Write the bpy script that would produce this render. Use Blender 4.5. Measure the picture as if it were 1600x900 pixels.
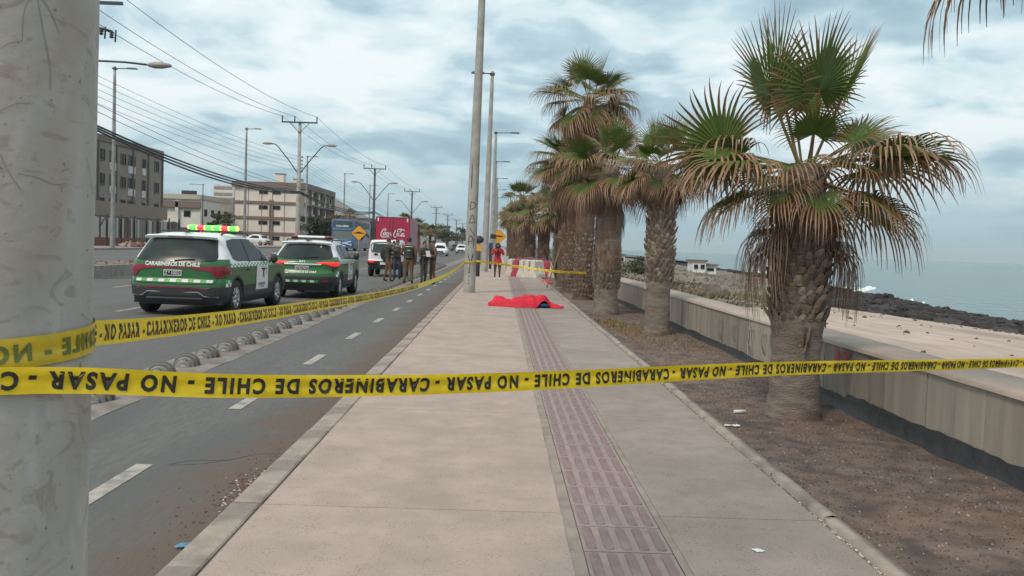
import bpy, bmesh, math, random
from math import sin, cos, pi, radians, sqrt, atan2
from mathutils import Vector, Matrix, noise
random.seed(7)
S = bpy.context.scene
for o in list(bpy.data.objects): bpy.data.objects.remove(o)
C = S.collection
# ------------------------------------------------------------------ camera
cam = bpy.data.objects.new('camera', bpy.data.cameras.new('camera')); C.objects.link(cam); S.camera = cam
cam.data.sensor_width = 36; cam.data.lens = 31.5; cam.data.clip_start = .05; cam.data.clip_end = 60000
R3 = Matrix(((0.99930643, -0.03430309, -0.01448987), (-0.01284139, 0.04779849, -0.99877445), (0.03495365, 0.9982678, 0.04732484)))
R3 = R3.to_4x4(); cam.matrix_world = Matrix.Translation((0, 0, 1.5)) @ R3
# ------------------------------------------------------------------ world
SUN_EL, SUN_AZ = 48, 215      # azimuth clockwise from +Y (the street direction)
W = bpy.data.worlds.new('World'); S.world = W; W.use_nodes = True
nt = W.node_tree; N = nt.nodes; L = nt.links; N.clear()
def nd(t, **k):
    n = N.new(t)
    for a, b in k.items(): setattr(n, a, b)
    return n
sky = nd('ShaderNodeTexSky', sky_type='NISHITA'); sky.sun_disc = False
sky.sun_elevation = radians(SUN_EL); sky.sun_rotation = radians(SUN_AZ); sky.air_density = 1.2; sky.dust_density = 3
tc = nd('ShaderNodeTexCoord'); sp = nd('ShaderNodeSeparateXYZ'); L.new(tc.outputs['Generated'], sp.inputs[0])
mx = nd('ShaderNodeMath', operation='MAXIMUM'); L.new(sp.outputs['Z'], mx.inputs[0]); mx.inputs[1].default_value = 0
ad = nd('ShaderNodeMath', operation='ADD'); L.new(mx.outputs[0], ad.inputs[0]); ad.inputs[1].default_value = .20
dx = nd('ShaderNodeMath', operation='DIVIDE'); L.new(sp.outputs['X'], dx.inputs[0]); L.new(ad.outputs[0], dx.inputs[1])
dy = nd('ShaderNodeMath', operation='DIVIDE'); L.new(sp.outputs['Y'], dy.inputs[0]); L.new(ad.outputs[0], dy.inputs[1])
cb = nd('ShaderNodeCombineXYZ'); L.new(dx.outputs[0], cb.inputs[0]); L.new(dy.outputs[0], cb.inputs[1]); cb.inputs[2].default_value = 3.3
def wn(scale, detail, rough, dist, off):
    mp = nd('ShaderNodeMapping'); L.new(cb.outputs[0], mp.inputs[0]); mp.inputs['Location'].default_value = off
    n = nd('ShaderNodeTexNoise'); n.inputs['Scale'].default_value = scale; n.inputs['Detail'].default_value = detail
    n.inputs['Roughness'].default_value = rough; n.inputs['Distortion'].default_value = dist
    L.new(mp.outputs[0], n.inputs['Vector']); return n
n1 = wn(3.2, 7, .52, .25, (1.2, .4, 0)); n2 = wn(1.0, 3, .5, .2, (5, 2, 1))
ml = nd('ShaderNodeMath', operation='MULTIPLY'); L.new(n2.outputs[0], ml.inputs[0]); ml.inputs[1].default_value = .5
ml2 = nd('ShaderNodeMath', operation='MULTIPLY_ADD'); L.new(n1.outputs[0], ml2.inputs[0]); ml2.inputs[1].default_value = .75; L.new(ml.outputs[0], ml2.inputs[2])
rp = nd('ShaderNodeValToRGB'); L.new(ml2.outputs[0], rp.inputs[0])
e = rp.color_ramp.elements
e[0].position = .45; e[0].color = (.335, .48, .575, 1); e[1].position = .71; e[1].color = (.90, .97, .99, 1)
for p, c_ in ((.51, (.405, .565, .655, 1)), (.56, (.50, .67, .75, 1)), (.61, (.68, .83, .88, 1))):
    q = rp.color_ramp.elements.new(p); q.color = c_
# toward the horizon the deck fades into even pale blue marine air
hz = nd('ShaderNodeMapRange', interpolation_type='SMOOTHSTEP'); L.new(sp.outputs['Z'], hz.inputs[0]); hz.inputs[1].default_value = -.02; hz.inputs[2].default_value = .15
hm = nd('ShaderNodeMix', data_type='RGBA'); L.new(hz.outputs[0], hm.inputs[0]); hm.inputs[6].default_value = (.33, .52, .61, 1); L.new(rp.outputs[0], hm.inputs[7])
bgc = nd('ShaderNodeBackground'); L.new(hm.outputs[2], bgc.inputs[0]); bgc.inputs[1].default_value = 1.0
bgs = nd('ShaderNodeBackground'); L.new(sky.outputs[0], bgs.inputs[0]); bgs.inputs[1].default_value = .06
mixs = nd('ShaderNodeMixShader'); mixs.inputs[0].default_value = .93; L.new(bgs.outputs[0], mixs.inputs[1]); L.new(bgc.outputs[0], mixs.inputs[2])
wo = nd('ShaderNodeOutputWorld'); L.new(mixs.outputs[0], wo.inputs[0])
# ------------------------------------------------------------------ sun
sd = bpy.data.lights.new('sun', 'SUN'); sd.energy = 1.9; sd.angle = radians(11); sd.color = (1, .88, .74)
so = bpy.data.objects.new('sun', sd); C.objects.link(so)
sv = Vector((sin(radians(SUN_AZ))*cos(radians(SUN_EL)), cos(radians(SUN_AZ))*cos(radians(SUN_EL)), sin(radians(SUN_EL))))
so.rotation_euler = sv.to_track_quat('Z', 'Y').to_euler()
S.view_settings.view_transform = 'Standard'; S.view_settings.look = 'None'; S.view_settings.exposure = .14; S.view_settings.gamma = 1

# ================================================================== helpers
def lerp(a, b, t): return a+(b-a)*t
def interp(x, xs, ys):
    if x <= xs[0]: return ys[0]
    for i in range(1, len(xs)):
        if x <= xs[i]:
            t = (x-xs[i-1])/(xs[i]-xs[i-1]); return ys[i-1]+(ys[i]-ys[i-1])*t
    return ys[-1]
def fn(*p): return noise.noise(Vector((tuple(p)+(0.0, 0.0))[:3]))
def fbm(x, y, z=0, o=4):
    s = 0; a = 1
    for _ in range(o): s += a*noise.noise(Vector((x, y, z))); x *= 2.03; y *= 2.03; z += 7.1; a *= .5
    return s
class MB:
    def __init__(s): s.v = []; s.f = []; s.m = []; s.s = []
    def add(s, vs, fs, mi=0, smooth=False):
        k = len(s.v); s.v += [tuple(v) for v in vs]
        for f in fs: s.f.append(tuple(i+k for i in f)); s.m.append(mi); s.s.append(smooth)
        return s
    def box(s, c, d, mi=0, rot=None, taper=1.0):
        x, y, z = d[0]/2, d[1]/2, d[2]/2
        vs = [Vector(p) for p in ((-x, -y, -z), (x, -y, -z), (x, y, -z), (-x, y, -z), (-x*taper, -y*taper, z), (x*taper, -y*taper, z), (x*taper, y*taper, z), (-x*taper, y*taper, z))]
        if rot is not None: vs = [rot @ v for v in vs]
        c = Vector(c); return s.add([v+c for v in vs], [(0, 3, 2, 1), (4, 5, 6, 7), (0, 1, 5, 4), (1, 2, 6, 5), (2, 3, 7, 6), (3, 0, 4, 7)], mi)
    def b2(s, x0, x1, y0, y1, z0, z1, mi=0): return s.box(((x0+x1)/2, (y0+y1)/2, (z0+z1)/2), (x1-x0, y1-y0, z1-z0), mi)
    def tube(s, pts, rs, n=8, mi=0, cap=True, smooth=True):
        pts = [Vector(p) for p in pts]
        if not isinstance(rs, (list, tuple)): rs = [rs]*len(pts)
        vs = []; fs = []; prev = None
        for i, p in enumerate(pts):
            t = (pts[min(i+1, len(pts)-1)]-pts[max(i-1, 0)])
            if t.length < 1e-9: t = Vector((0, 0, 1))
            t.normalize()
            if prev is None:
                a = Vector((0, 0, 1)) if abs(t.z) < .9 else Vector((1, 0, 0)); u = t.cross(a).normalized()
            else:
                u = prev-t*prev.dot(t)
                u = u.normalized() if u.length > 1e-6 else t.orthogonal().normalized()
            prev = u; w = t.cross(u)
            for k in range(n):
                a = 2*pi*k/n; vs.append(p+(u*cos(a)+w*sin(a))*rs[i])
        for i in range(len(pts)-1):
            for k in range(n):
                a = i*n+k; b = i*n+(k+1) % n; fs.append((a, b, b+n, a+n))
        s.add(vs, fs, mi, smooth)
        if cap:
            k = len(s.v)-len(vs)
            s.f.append(tuple(k+i for i in range(n))[::-1]); s.m.append(mi); s.s.append(False)
            q = k+(len(pts)-1)*n; s.f.append(tuple(q+i for i in range(n))); s.m.append(mi); s.s.append(False)
        return s
    def lathe(s, prof, c=(0, 0, 0), n=24, mi=0, axis='z', smooth=True, sc=(1, 1)):
        vs = []; fs = []
        for r, z in prof:
            for k in range(n):
                a = 2*pi*k/n; u = r*cos(a)*sc[0]; w = r*sin(a)*sc[1]
                p = (u, w, z) if axis == 'z' else ((z, u, w) if axis == 'x' else (w, z, u))
                vs.append((p[0]+c[0], p[1]+c[1], p[2]+c[2]))
        for i in range(len(prof)-1):
            for k in range(n):
                a = i*n+k; b = i*n+(k+1) % n; fs.append((a, b, b+n, a+n))
        return s.add(vs, fs, mi, smooth)
    def prism(s, poly, z0, z1, mi=0):   # poly in xy
        n = len(poly); vs = [(x, y, z0) for x, y in poly]+[(x, y, z1) for x, y in poly]
        return s.add(vs, [tuple(range(n))[::-1], tuple(range(n, 2*n))]+[(i, (i+1) % n, (i+1) % n+n, i+n) for i in range(n)], mi)
    def grid(s, fu, nu, nv, mi=0, smooth=True):
        vs = [fu(i/nu, j/nv) for j in range(nv+1) for i in range(nu+1)]
        fs = [(j*(nu+1)+i, j*(nu+1)+i+1, (j+1)*(nu+1)+i+1, (j+1)*(nu+1)+i) for j in range(nv) for i in range(nu)]
        return s.add(vs, fs, mi, smooth)
    def mesh(s, name, mats):
        me = bpy.data.meshes.new(name); me.from_pydata(s.v, [], s.f)
        if not isinstance(mats, (list, tuple)): mats = [mats]
        for m in mats: me.materials.append(m)
        me.polygons.foreach_set('material_index', s.m); me.polygons.foreach_set('use_smooth', s.s); me.update(); return me
    def build(s, name, mats, parent=None, **k): return link(name, s.mesh(name, mats), parent, **k)
def link(name, data, parent=None, loc=(0, 0, 0), rz=0, **k):
    o = bpy.data.objects.new(name, data); C.objects.link(o); o.location = loc; o.rotation_euler = (0, 0, rz)
    if parent: o.parent = parent
    for a, b in k.items(): o[a] = b
    return o
def thing(name, label, cat, loc=(0, 0, 0), rz=0, group=None):
    o = link(name, None, None, loc, rz, label=label, category=cat)
    if group: o['group'] = group
    return o
def tag(o, label, cat, group=None, kind=None):
    o['label'] = label; o['category'] = cat
    if group: o['group'] = group
    if kind: o['kind'] = kind
    return o
def copytree(o, parent=None):
    c = o.copy(); C.objects.link(c)
    if parent: c.parent = parent
    for ch in o.children: copytree(ch, c)
    return c
# ---- materials
MC = {}
def mat(name, col, rough=.8, col2=None, sc=5, bump=0, bsc=30, metal=0, emit=None, spec=.5, coat=0, col3=None, sc3=.6, stretch=None, attr=None, trans=0, fac=(.35, .65), f3=(.5, .7), speck=None):
    if name in MC: return MC[name]
    m = bpy.data.materials.new(name); m.use_nodes = True; t = m.node_tree; n = t.nodes; l = t.links; b = n['Principled BSDF']
    b.inputs['Roughness'].default_value = rough; b.inputs['Metallic'].default_value = metal; b.inputs['Specular IOR Level'].default_value = spec
    if coat: b.inputs['Coat Weight'].default_value = coat; b.inputs['Coat Roughness'].default_value = .05
    b.inputs['Base Color'].default_value = (*col, 1)
    if emit: b.inputs['Emission Color'].default_value = (*emit[0], 1); b.inputs['Emission Strength'].default_value = emit[1]
    def nz(scale, det=4):
        g = n.new('ShaderNodeTexCoord'); x = n.new('ShaderNodeTexNoise'); x.inputs['Scale'].default_value = scale; x.inputs['Detail'].default_value = det
        mp = n.new('ShaderNodeMapping'); l.new(g.outputs['Object'], mp.inputs[0])
        if stretch: mp.inputs['Scale'].default_value = stretch
        l.new(mp.outputs[0], x.inputs['Vector']); return x
    out = None
    if attr:
        a = n.new('ShaderNodeAttribute'); a.attribute_name = attr; out = a.outputs['Color']
    if col2:
        x = nz(sc, 6); r = n.new('ShaderNodeMapRange'); r.inputs[1].default_value = fac[0]; r.inputs[2].default_value = fac[1]; l.new(x.outputs[0], r.inputs[0])
        mm = n.new('ShaderNodeMix'); mm.data_type = 'RGBA'; l.new(r.outputs[0], mm.inputs[0]); mm.inputs[6].default_value = (*col, 1); mm.inputs[7].default_value = (*col2, 1)
        if out is not None: mm.blend_type = 'MULTIPLY'; l.new(out, mm.inputs[6]); mm.inputs[7].default_value = (*col2, 1)
        out = mm.outputs[2]
    if col3:
        x = nz(sc3, 5); r = n.new('ShaderNodeMapRange'); r.inputs[1].default_value = f3[0]; r.inputs[2].default_value = f3[1]; l.new(x.outputs[0], r.inputs[0])
        mm = n.new('ShaderNodeMix'); mm.data_type = 'RGBA'; l.new(r.outputs[0], mm.inputs[0])
        if out is not None: l.new(out, mm.inputs[6])
        else: mm.inputs[6].default_value = (*col, 1)
        mm.inputs[7].default_value = (*col3, 1); out = mm.outputs[2]
    if speck:
        x = nz(70, 2); x2 = nz(9, 3); ad_ = n.new('ShaderNodeMath'); ad_.operation = 'MULTIPLY_ADD'; l.new(x2.outputs[0], ad_.inputs[0]); ad_.inputs[1].default_value = .5; l.new(x.outputs[0], ad_.inputs[2])
        r = n.new('ShaderNodeMapRange'); r.inputs[1].default_value = .82; r.inputs[2].default_value = .98; r.inputs[4].default_value = .8; l.new(ad_.outputs[0], r.inputs[0])
        mm = n.new('ShaderNodeMix'); mm.data_type = 'RGBA'; l.new(r.outputs[0], mm.inputs[0]); l.new(out, mm.inputs[6]); mm.inputs[7].default_value = (*speck, 1); out = mm.outputs[2]
    if out is not None: l.new(out, b.inputs['Base Color'])
    if bump:
        x = nz(bsc, 5); bp = n.new('ShaderNodeBump'); bp.inputs['Strength'].default_value = bump; bp.inputs['Distance'].default_value = .02; l.new(x.outputs[0], bp.inputs['Height']); l.new(bp.outputs[0], b.inputs['Normal'])
    if trans:
        tr = n.new('ShaderNodeBsdfTranslucent'); ms = n.new('ShaderNodeMixShader'); ms.inputs[0].default_value = trans
        if out is not None: l.new(out, tr.inputs[0])
        else: tr.inputs[0].default_value = (*col, 1)
        l.new(b.outputs[0], ms.inputs[1]); l.new(tr.outputs[0], ms.inputs[2]); l.new(ms.outputs[0], n['Material Output'].inputs[0])
    MC[name] = m; return m
def M(n): return MC[n]
mat('concrete_pole', (.40, .385, .355), .85, (.30, .28, .25), 3, .25, 40, col3=(.20, .15, .115), sc3=2.2, f3=(.6, .85))
mat('metal_grey', (.32, .32, .31), .5, (.22, .22, .21), 4, metal=.3)
mat('metal_dark', (.05, .05, .055), .5)
mat('black', (.014, .014, .015), .45)
mat('rubber', (.02, .02, .02), .8)
mat('plastic_dark', (.03, .031, .033), .55)
mat('glass_dark', (.012, .015, .017), .25, spec=.16)
mat('glass_tint', (.035, .05, .05), .10, spec=.55)
mat('green_paint', (.025, .135, .038), .32, coat=.25, col2=(.032, .115, .036), sc=2.5, spec=.4)
mat('green_bright', (.03, .30, .05), .4)
mat('white_paint', (.74, .75, .75), .3, coat=.4)
mat('white_flat', (.72, .72, .70), .6)
mat('silver', (.5, .5, .5), .3, metal=.6)
mat('red_lens', (.23, .007, .022), .25, coat=.3)
mat('red_lit', (.8, .03, .03), .3, emit=((1, .03, .03), .45))
mat('tape_yellow', (.82, .60, .012), .35, (.74, .52, .01), 25, trans=.12)
mat('tape_back', (.60, .42, .02), .35, (.50, .36, .02), 25)
mat('tape_ink', (.02, .017, .014), .5)
mat('tape_ink_back', (.12, .14, .03), .5)
mat('sheet_red', (.68, .016, .045), .75, (.50, .009, .03), 9, .3, 60)
mat('blue_cloth', (.02, .07, .19), .85)
mat('wood', (.30, .16, .10), .8, (.20, .10, .06), 8)
mat('barrier_white', (.66, .62, .54), .5, (.5, .45, .38), 3)
mat('barrier_red', (.42, .045, .085), .5, (.33, .05, .08), 3)
mat('sign_yellow', (.72, .34, .02), .5)

# ---- text
TX = {}
def textmesh(txt, bold=.018, space=1):
    k = (txt, bold, space)
    if k in TX: return TX[k]
    cu = bpy.data.curves.new('t', 'FONT'); cu.body = txt; cu.space_character = space; cu.size = 1; cu.offset = bold; cu.resolution_u = 3
    ob = bpy.data.objects.new('t', cu); C.objects.link(ob); bpy.context.view_layer.update()
    me = bpy.data.meshes.new_from_object(ob.evaluated_get(bpy.context.evaluated_depsgraph_get()))
    vs = [(v.co.x, v.co.y) for v in me.vertices]; fs = [tuple(p.vertices) for p in me.polygons]
    bpy.data.objects.remove(ob); bpy.data.curves.remove(cu); bpy.data.meshes.remove(me)
    x0 = min(v[0] for v in vs); x1 = max(v[0] for v in vs); y0 = min(v[1] for v in vs); y1 = max(v[1] for v in vs)
    TX[k] = ([((x-x0)/(x1-x0), (y-y0)/(y1-y0)) for x, y in vs], fs, (x1-x0)/(y1-y0)); return TX[k]
def letter(mb, txt, w, h, fmap, mi=0, bold=.018):
    """text in a w by h box, fmap(u,v)->xyz with u in 0..w, v in 0..h"""
    vs, fs, _ = textmesh(txt, bold); mb.add([fmap(x*w, y*h) for x, y in vs], fs, mi)
def strokes(mb, lines, wd, fmap, mi=0):
    """hand drawn strokes: lines of (u,v) points, ribbons of width wd"""
    for ln in lines:
        P = [Vector((a, b)) for a, b in ln]
        # resample smooth
        Q = []
        for i in range(len(P)-1):
            p0 = P[max(i-1, 0)]; p1 = P[i]; p2 = P[i+1]; p3 = P[min(i+2, len(P)-1)]
            for k in range(4):
                t = k/4; Q.append(.5*((2*p1)+(-p0+p2)*t+(2*p0-5*p1+4*p2-p3)*t*t+(-p0+3*p1-3*p2+p3)*t**3))
        Q.append(P[-1]); vs = []
        for i, q in enumerate(Q):
            t = Q[min(i+1, len(Q)-1)]-Q[max(i-1, 0)]; n = Vector((-t.y, t.x)); n = n.normalized() if n.length else Vector((0, 1))
            ww = wd*(.5 if i in (0, len(Q)-1) else 1)
            vs += [fmap(*(q+n*ww/2)), fmap(*(q-n*ww/2))]
        mb.add(vs, [(2*i, 2*i+1, 2*i+3, 2*i+2) for i in range(len(Q)-1)], mi)

# ================================================================== SETTING
def structure(o): o['kind'] = 'structure'; return o
ROAD = -.15
# --- ground material for land
mat('dirt', (.155, .108, .082), .95, (.09, .066, .054), 1.3, .5, 25, col3=(.20, .125, .09), sc3=.35)
mat('soil', (.185, .134, .108), .97, (.075, .059, .051), 5, .9, 22, col3=(.185, .115, .082), sc3=.9, f3=(.5, .72))
mat('sand', (.50, .395, .33), .95, (.38, .295, .24), 1.6, .9, 9, col3=(.30, .23, .185), sc3=.28, f3=(.5, .68), stretch=(1, .5, 1))
mat('rock', (.045, .036, .034), .9, (.022, .02, .02), 2, .9, 6)
mat('asphalt', (.145, .143, .138), .92, (.118, .117, .114), 30, .3, 90, spec=.22, col3=(.112, .111, .109), sc3=1.2, stretch=(1.2, .18, 1), f3=(.45, .7))
mat('road_paint', (.40, .36, .315), .85, (.19, .18, .165), 9, fac=(.42, .72))
mat('hill', (.20, .15, .12), 1, (.14, .11, .09), .002)
# near land sheet to the left and far
def landz(x, y):
    d = max(0, -x-28); return -.32+min(d, 20)*.02+(.3*fbm(x*.02, y*.02) if d > 60 else 0)
mb = MB()
xs = [-2500, -1500, -900, -500, -300, -200, -140, -100, -70, -50, -40, -28, -20, -12, -6, -1.5, 2, 3.8]
ys = [-60, -20, 0, 20, 40, 60, 90, 130, 180, 250, 350, 500, 800, 1300, 2200, 4000]
vs = [(x, y, landz(x, y)) for y in ys for x in xs]; nx = len(xs)
mb.add(vs, [(j*nx+i, j*nx+i+1, (j+1)*nx+i+1, (j+1)*nx+i) for j in range(len(ys)-1) for i in range(nx-1)])
structure(mb.build('ground', M('dirt')))
# asphalt with dust gathered against the kerb
def roadmat():
    m = M('asphalt').copy(); m.name = 'asphalt_dusty'; t = m.node_tree; n = t.nodes; l = t.links; b = n['Principled BSDF']
    src = b.inputs['Base Color'].links[0].from_socket
    g = n.new('ShaderNodeNewGeometry'); s = n.new('ShaderNodeSeparateXYZ'); l.new(g.outputs['Position'], s.inputs[0])
    nz = n.new('ShaderNodeTexNoise'); nz.inputs['Scale'].default_value = 1.1; nz.inputs['Detail'].default_value = 8; nz.inputs['Roughness'].default_value = .65; l.new(g.outputs['Position'], nz.inputs['Vector'])
    a = n.new('ShaderNodeMapRange'); l.new(s.outputs['X'], a.inputs[0]); a.inputs[1].default_value = -2.5; a.inputs[2].default_value = -1.55; a.inputs[3].default_value = 0; a.inputs[4].default_value = .72
    ad = n.new('ShaderNodeMath'); ad.operation = 'ADD'; l.new(a.outputs[0], ad.inputs[0]); l.new(nz.outputs[0], ad.inputs[1])
    r = n.new('ShaderNodeMapRange'); l.new(ad.outputs[0], r.inputs[0]); r.inputs[1].default_value = .72; r.inputs[2].default_value = 1.05; r.inputs[4].default_value = .85
    mm = n.new('ShaderNodeMix'); mm.data_type = 'RGBA'; l.new(r.outputs[0], mm.inputs[0]); l.new(src, mm.inputs[6]); mm.inputs[7].default_value = (.135, .098, .078, 1)
    l.new(mm.outputs[2], b.inputs['Base Color']); MC['asphalt_dusty'] = m
roadmat()
mb = MB(); mb.grid(lambda u, v: (lerp(-3.9, -1.45, u), lerp(-6, 560, v**2), ROAD), 12, 80); structure(mb.build('cycle_lane', M('asphalt_dusty')))
mb = MB(); mb.grid(lambda u, v: (lerp(-14.3, -3.85, u), lerp(-6, 560, v**2), ROAD-.004), 8, 60); structure(mb.build('road', M('asphalt')))
mb = MB(); mb.grid(lambda u, v: (lerp(-27, -16.6, u), lerp(-6, 560, v**2), .22), 8, 60); structure(mb.build('opposite_road', M('asphalt')))
# separator strip
mat('strip', (.26, .225, .195), .9, (.16, .135, .12), 3, .5, 30)
mb = MB()
mb.grid(lambda u, v: (lerp(-4.25, -3.5, u)+.03*fbm(v*160, 1 if u > .5 else 5), lerp(-4, 120, v), ROAD+.004+.015*(1 if .1 < u < .9 else 0)+.006*fn(u*6, v*300)), 10, 400); structure(mb.build('separator_strip', M('strip')))
# median
mb = MB(); mb.b2(-16.6, -14.3, -6, 560, -.3, .26); mt = structure(mb.build('median', mat('median_dirt', (.22, .17, .14), .95, (.13, .095, .08), 1.2, .6, 14)))
mk = MB(); mk.b2(-14.32, -14.12, -6, 560, -.3, .28); mk.build('kerb', mat('kerb_old', (.30, .27, .24), .9, (.2, .18, .16), 4), mt)
mk = MB(); mk.b2(-27.3, -27, -6, 560, -.3, .36); structure(mk.build('far_kerb', M('kerb_old')))
mk = MB(); mk.b2(-31.5, -27.3, -6, 560, -.3, .34); structure(mk.build('far_pavement', mat('far_pave', (.28, .24, .21), .9, (.18, .14, .12), .7)))
# painted markings
def marks(name, rects, z):
    m = MB()
    for x0, x1, y0, y1 in rects: m.add([(x0, y0, z), (x1, y0, z), (x1, y1, z), (x0, y1, z)], [(0, 1, 2, 3)])
    structure(m.build(name, M('road_paint')))
marks('cycle_lane_marks', [(-2.54, -2.42, 5.3+3.2*k, 6.35+3.2*k) for k in range(-1, 30)], ROAD+.004)
marks('lane_marks', [(x-.06, x+.06, y+.6, y+3.6) for x in (-7.9, -11.4) for y in range(2, 300, 8)]+[(-14.05, -13.93, -5, 400)], ROAD+.002)
marks('opposite_lane_marks', [(x-.06, x+.06, y, y+3) for x in (-20, -23.5) for y in range(2, 300, 8)], .226)

# --- kerb and sidewalk
mat('kerb_stone', (.385, .315, .268), .9, (.285, .235, .20), 6, .35, 50, col3=(.16, .135, .115), sc3=2)
mat('slab_pink', (.45, .35, .30), .9, (.385, .302, .258), 3.2, .4, 160, col3=(.33, .265, .225), sc3=1.3, f3=(.50, .78), speck=(.26, .20, .172))
mat('slab_grey', (.355, .293, .257), .9, (.30, .25, .22), 3.2, .4, 160, col3=(.25, .208, .18), sc3=.9, f3=(.42, .72), speck=(.15, .13, .115))
mat('tile_mauve', (.335, .265, .242), .85, (.27, .205, .19), 5, .2, 90, col3=(.31, .26, .235), sc3=1.5)
mat('mortar', (.20, .18, .155), .95, (.13, .115, .10), 8, .4, 60)
kp = structure(link('kerb', None))
km = MB().add([(-1.49, 0, -.3), (-1.30, 0, -.3), (-1.30, 0, -.004), (-1.31, 0, .004), (-1.455, 0, .004), (-1.475, 0, -.015), (-1.49, 1.0-.008, -.3), (-1.30, 1-.008, -.3), (-1.30, 1-.008, -.004), (-1.31, 1-.008, .004), (-1.455, 1-.008, .004), (-1.475, 1-.008, -.015)],
    [(0, 1, 2, 3, 4, 5), (11, 10, 9, 8, 7, 6)]+[(i, i+6, (i+1) % 6+6, (i+1) % 6) for i in range(6)]).mesh('kerb_stone', M('kerb_stone'))
for k in range(-3, 90):
    o = link('kerb_stone', km, kp, (random.uniform(-.006, .006), k, random.uniform(-.006, .004)))
structure(MB().b2(-1.49, -1.30, 87.0, 560, -.3, 0).build('far_kerb_run', M('kerb_stone')))
swl = structure(link('sidewalk', None))
mb = MB(); mb.b2(-1.30, 2.02, -4, 560, -.25, -.012); mb.build('bedding', M('mortar'), swl)
y = -3.2; k = 0
while y < 110:
    d = 3.0 if y > 1 else 2.6
    g = .0035
    # left slab with slightly chipped edges
    def slab(x0, x1, y0, y1, m, parent=swl):
        b = MB(); nx, ny = 8, 10; b.grid(lambda u, v: (lerp(x0, x1, u)+(.004*fn(v*9, y0, 2) if u in (0, 1) else 0), lerp(y0, y1, v), .0015*fn(lerp(x0, x1, u)*2, lerp(y0, y1, v)*2, 3)+(0 if 0 < u < 1 and 0 < v < 1 else -.002)), nx, ny)
        b.v = list(b.v); q = [(x0, y0), (x1, y0), (x1, y1), (x0, y1)]
        b.add([(a, c, -.002) for a, c in q]+[(a, c, -.05) for a, c in q], [(0, 4, 5, 1), (1, 5, 6, 2), (2, 6, 7, 3), (3, 7, 4, 0)])
        return b.build('slab', m, parent)
    slab(-1.285, .395, y+g, y+d-g, M('slab_pink')); slab(.955, 1.865, y+g, y+d-g, M('slab_grey'))
    y += d; k += 1
mb = MB(); mb.b2(-1.285, 1.865, 112, 560, -.2, 0); structure(mb.build('far_sidewalk', M('slab_grey')))
# narrow mortar margins beside the tactile tiles
mb = MB(); mb.grid(lambda u, v: (lerp(.396, .462, u)+.006*fn(v*400, u), lerp(-3, 112, v), -.004+.002*fn(u*9, v*900)), 3, 500); mb.grid(lambda u, v: (lerp(.915, .954, u), lerp(-3, 112, v), -.004), 1, 200)
mb.build('mortar_margin', mat('mortar_light', (.33, .275, .235), .95, (.24, .20, .172), 6, .4, 60), swl)
tb = MB(); tb.b2(.467, .909, .004, .394, -.04, -.003)
for i in range(5):
    cx = .467+.0442+i*.0884; w = .026; 
    pts = []
    for a in range(5): pts.append((cx+w*cos(pi*a/4), .372-.012+.014*sin(pi*a/4)))
    for a in range(5): pts.append((cx-w*cos(pi*a/4), .028+.012-.014*sin(pi*a/4)))
    n = len(pts); c0 = (cx, .2)
    lo = [(x, y_, -.003) for x, y_ in pts]; hi = [(c0[0]+(x-c0[0])*.82, c0[1]+(y_-c0[1])*.975, .0045) for x, y_ in pts]
    tb.add(lo+hi, [tuple(range(n, 2*n))]+[(q, (q+1) % n, (q+1) % n+n, q+n) for q in range(n)], 1)
mat('tile_bar', (.25, .168, .168), .85, (.21, .15, .148), 9, .3, 120, col3=(.31, .25, .225), sc3=2.5)
tm = tb.mesh('tactile_tile', [M('tile_mauve'), M('tile_bar')])
for k in range(-4, 200):
    o = link('tactile_tile', tm, swl, (0, k*.398, random.uniform(-.0025, .0015)))
mb = MB(); mb.b2(.467, .909, 79.7, 112, -.04, 0); mb.build('tactile_strip', M('tile_mauve'), swl)
# right hand edging stones
kp2 = structure(link('edging', None))
for k in range(-3, 70):
    b = MB(); y0 = k; y1 = k+.992; x0 = 1.885; x1 = 1.985; dz = random.uniform(-.006, .008); dx_ = random.uniform(-.008, .008)
    b.grid(lambda u, v: (lerp(x0, x1, u)+dx_+.003*fn(v*5, k, 9), lerp(y0, y1, v), dz+[-.10, .018, .026, .016, -.14][round(u*4)]+.002*fn(u*9, v*9, k)), 4, 6)
    b.add([(x0, y0, -.12), (x1, y0, -.12), (x1, y0, .016+dz), (x0, y0, .016+dz)], [(0, 1, 2, 3)])
    for i, vv in enumerate(b.v[:35]):
        u = i % 5
        if u in (0,): b.v[i] = (x0+dx_, vv[1], vv[2])
        if u == 1: b.v[i] = (x0+dx_+.008, vv[1], vv[2])
        if u == 3: b.v[i] = (x1+dx_-.012, vv[1], vv[2])
    b.build('edging_stone', M('kerb_stone'), kp2)
# planting strip
def soilz(x, y): return -.05+.022*fbm(x*1.5, y*1.5)+.03*fn(x*.5, y*.4, 4)+.04*max(0, (x-2.6))*fn(x*.8, y*.3, 8)
mb = MB(); mb.grid(lambda u, v: (lerp(1.93, 3.75, u), lerp(-2, 45, v), soilz(lerp(1.93, 3.75, u), lerp(-2, 45, v))), 26, 600)
mb.grid(lambda u, v: (lerp(1.93, 3.75, u), lerp(45, 300, v), soilz(lerp(1.93, 3.75, u), lerp(45, 300, v))-.01), 8, 200); structure(mb.build('planting_strip', M('soil')))
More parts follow.
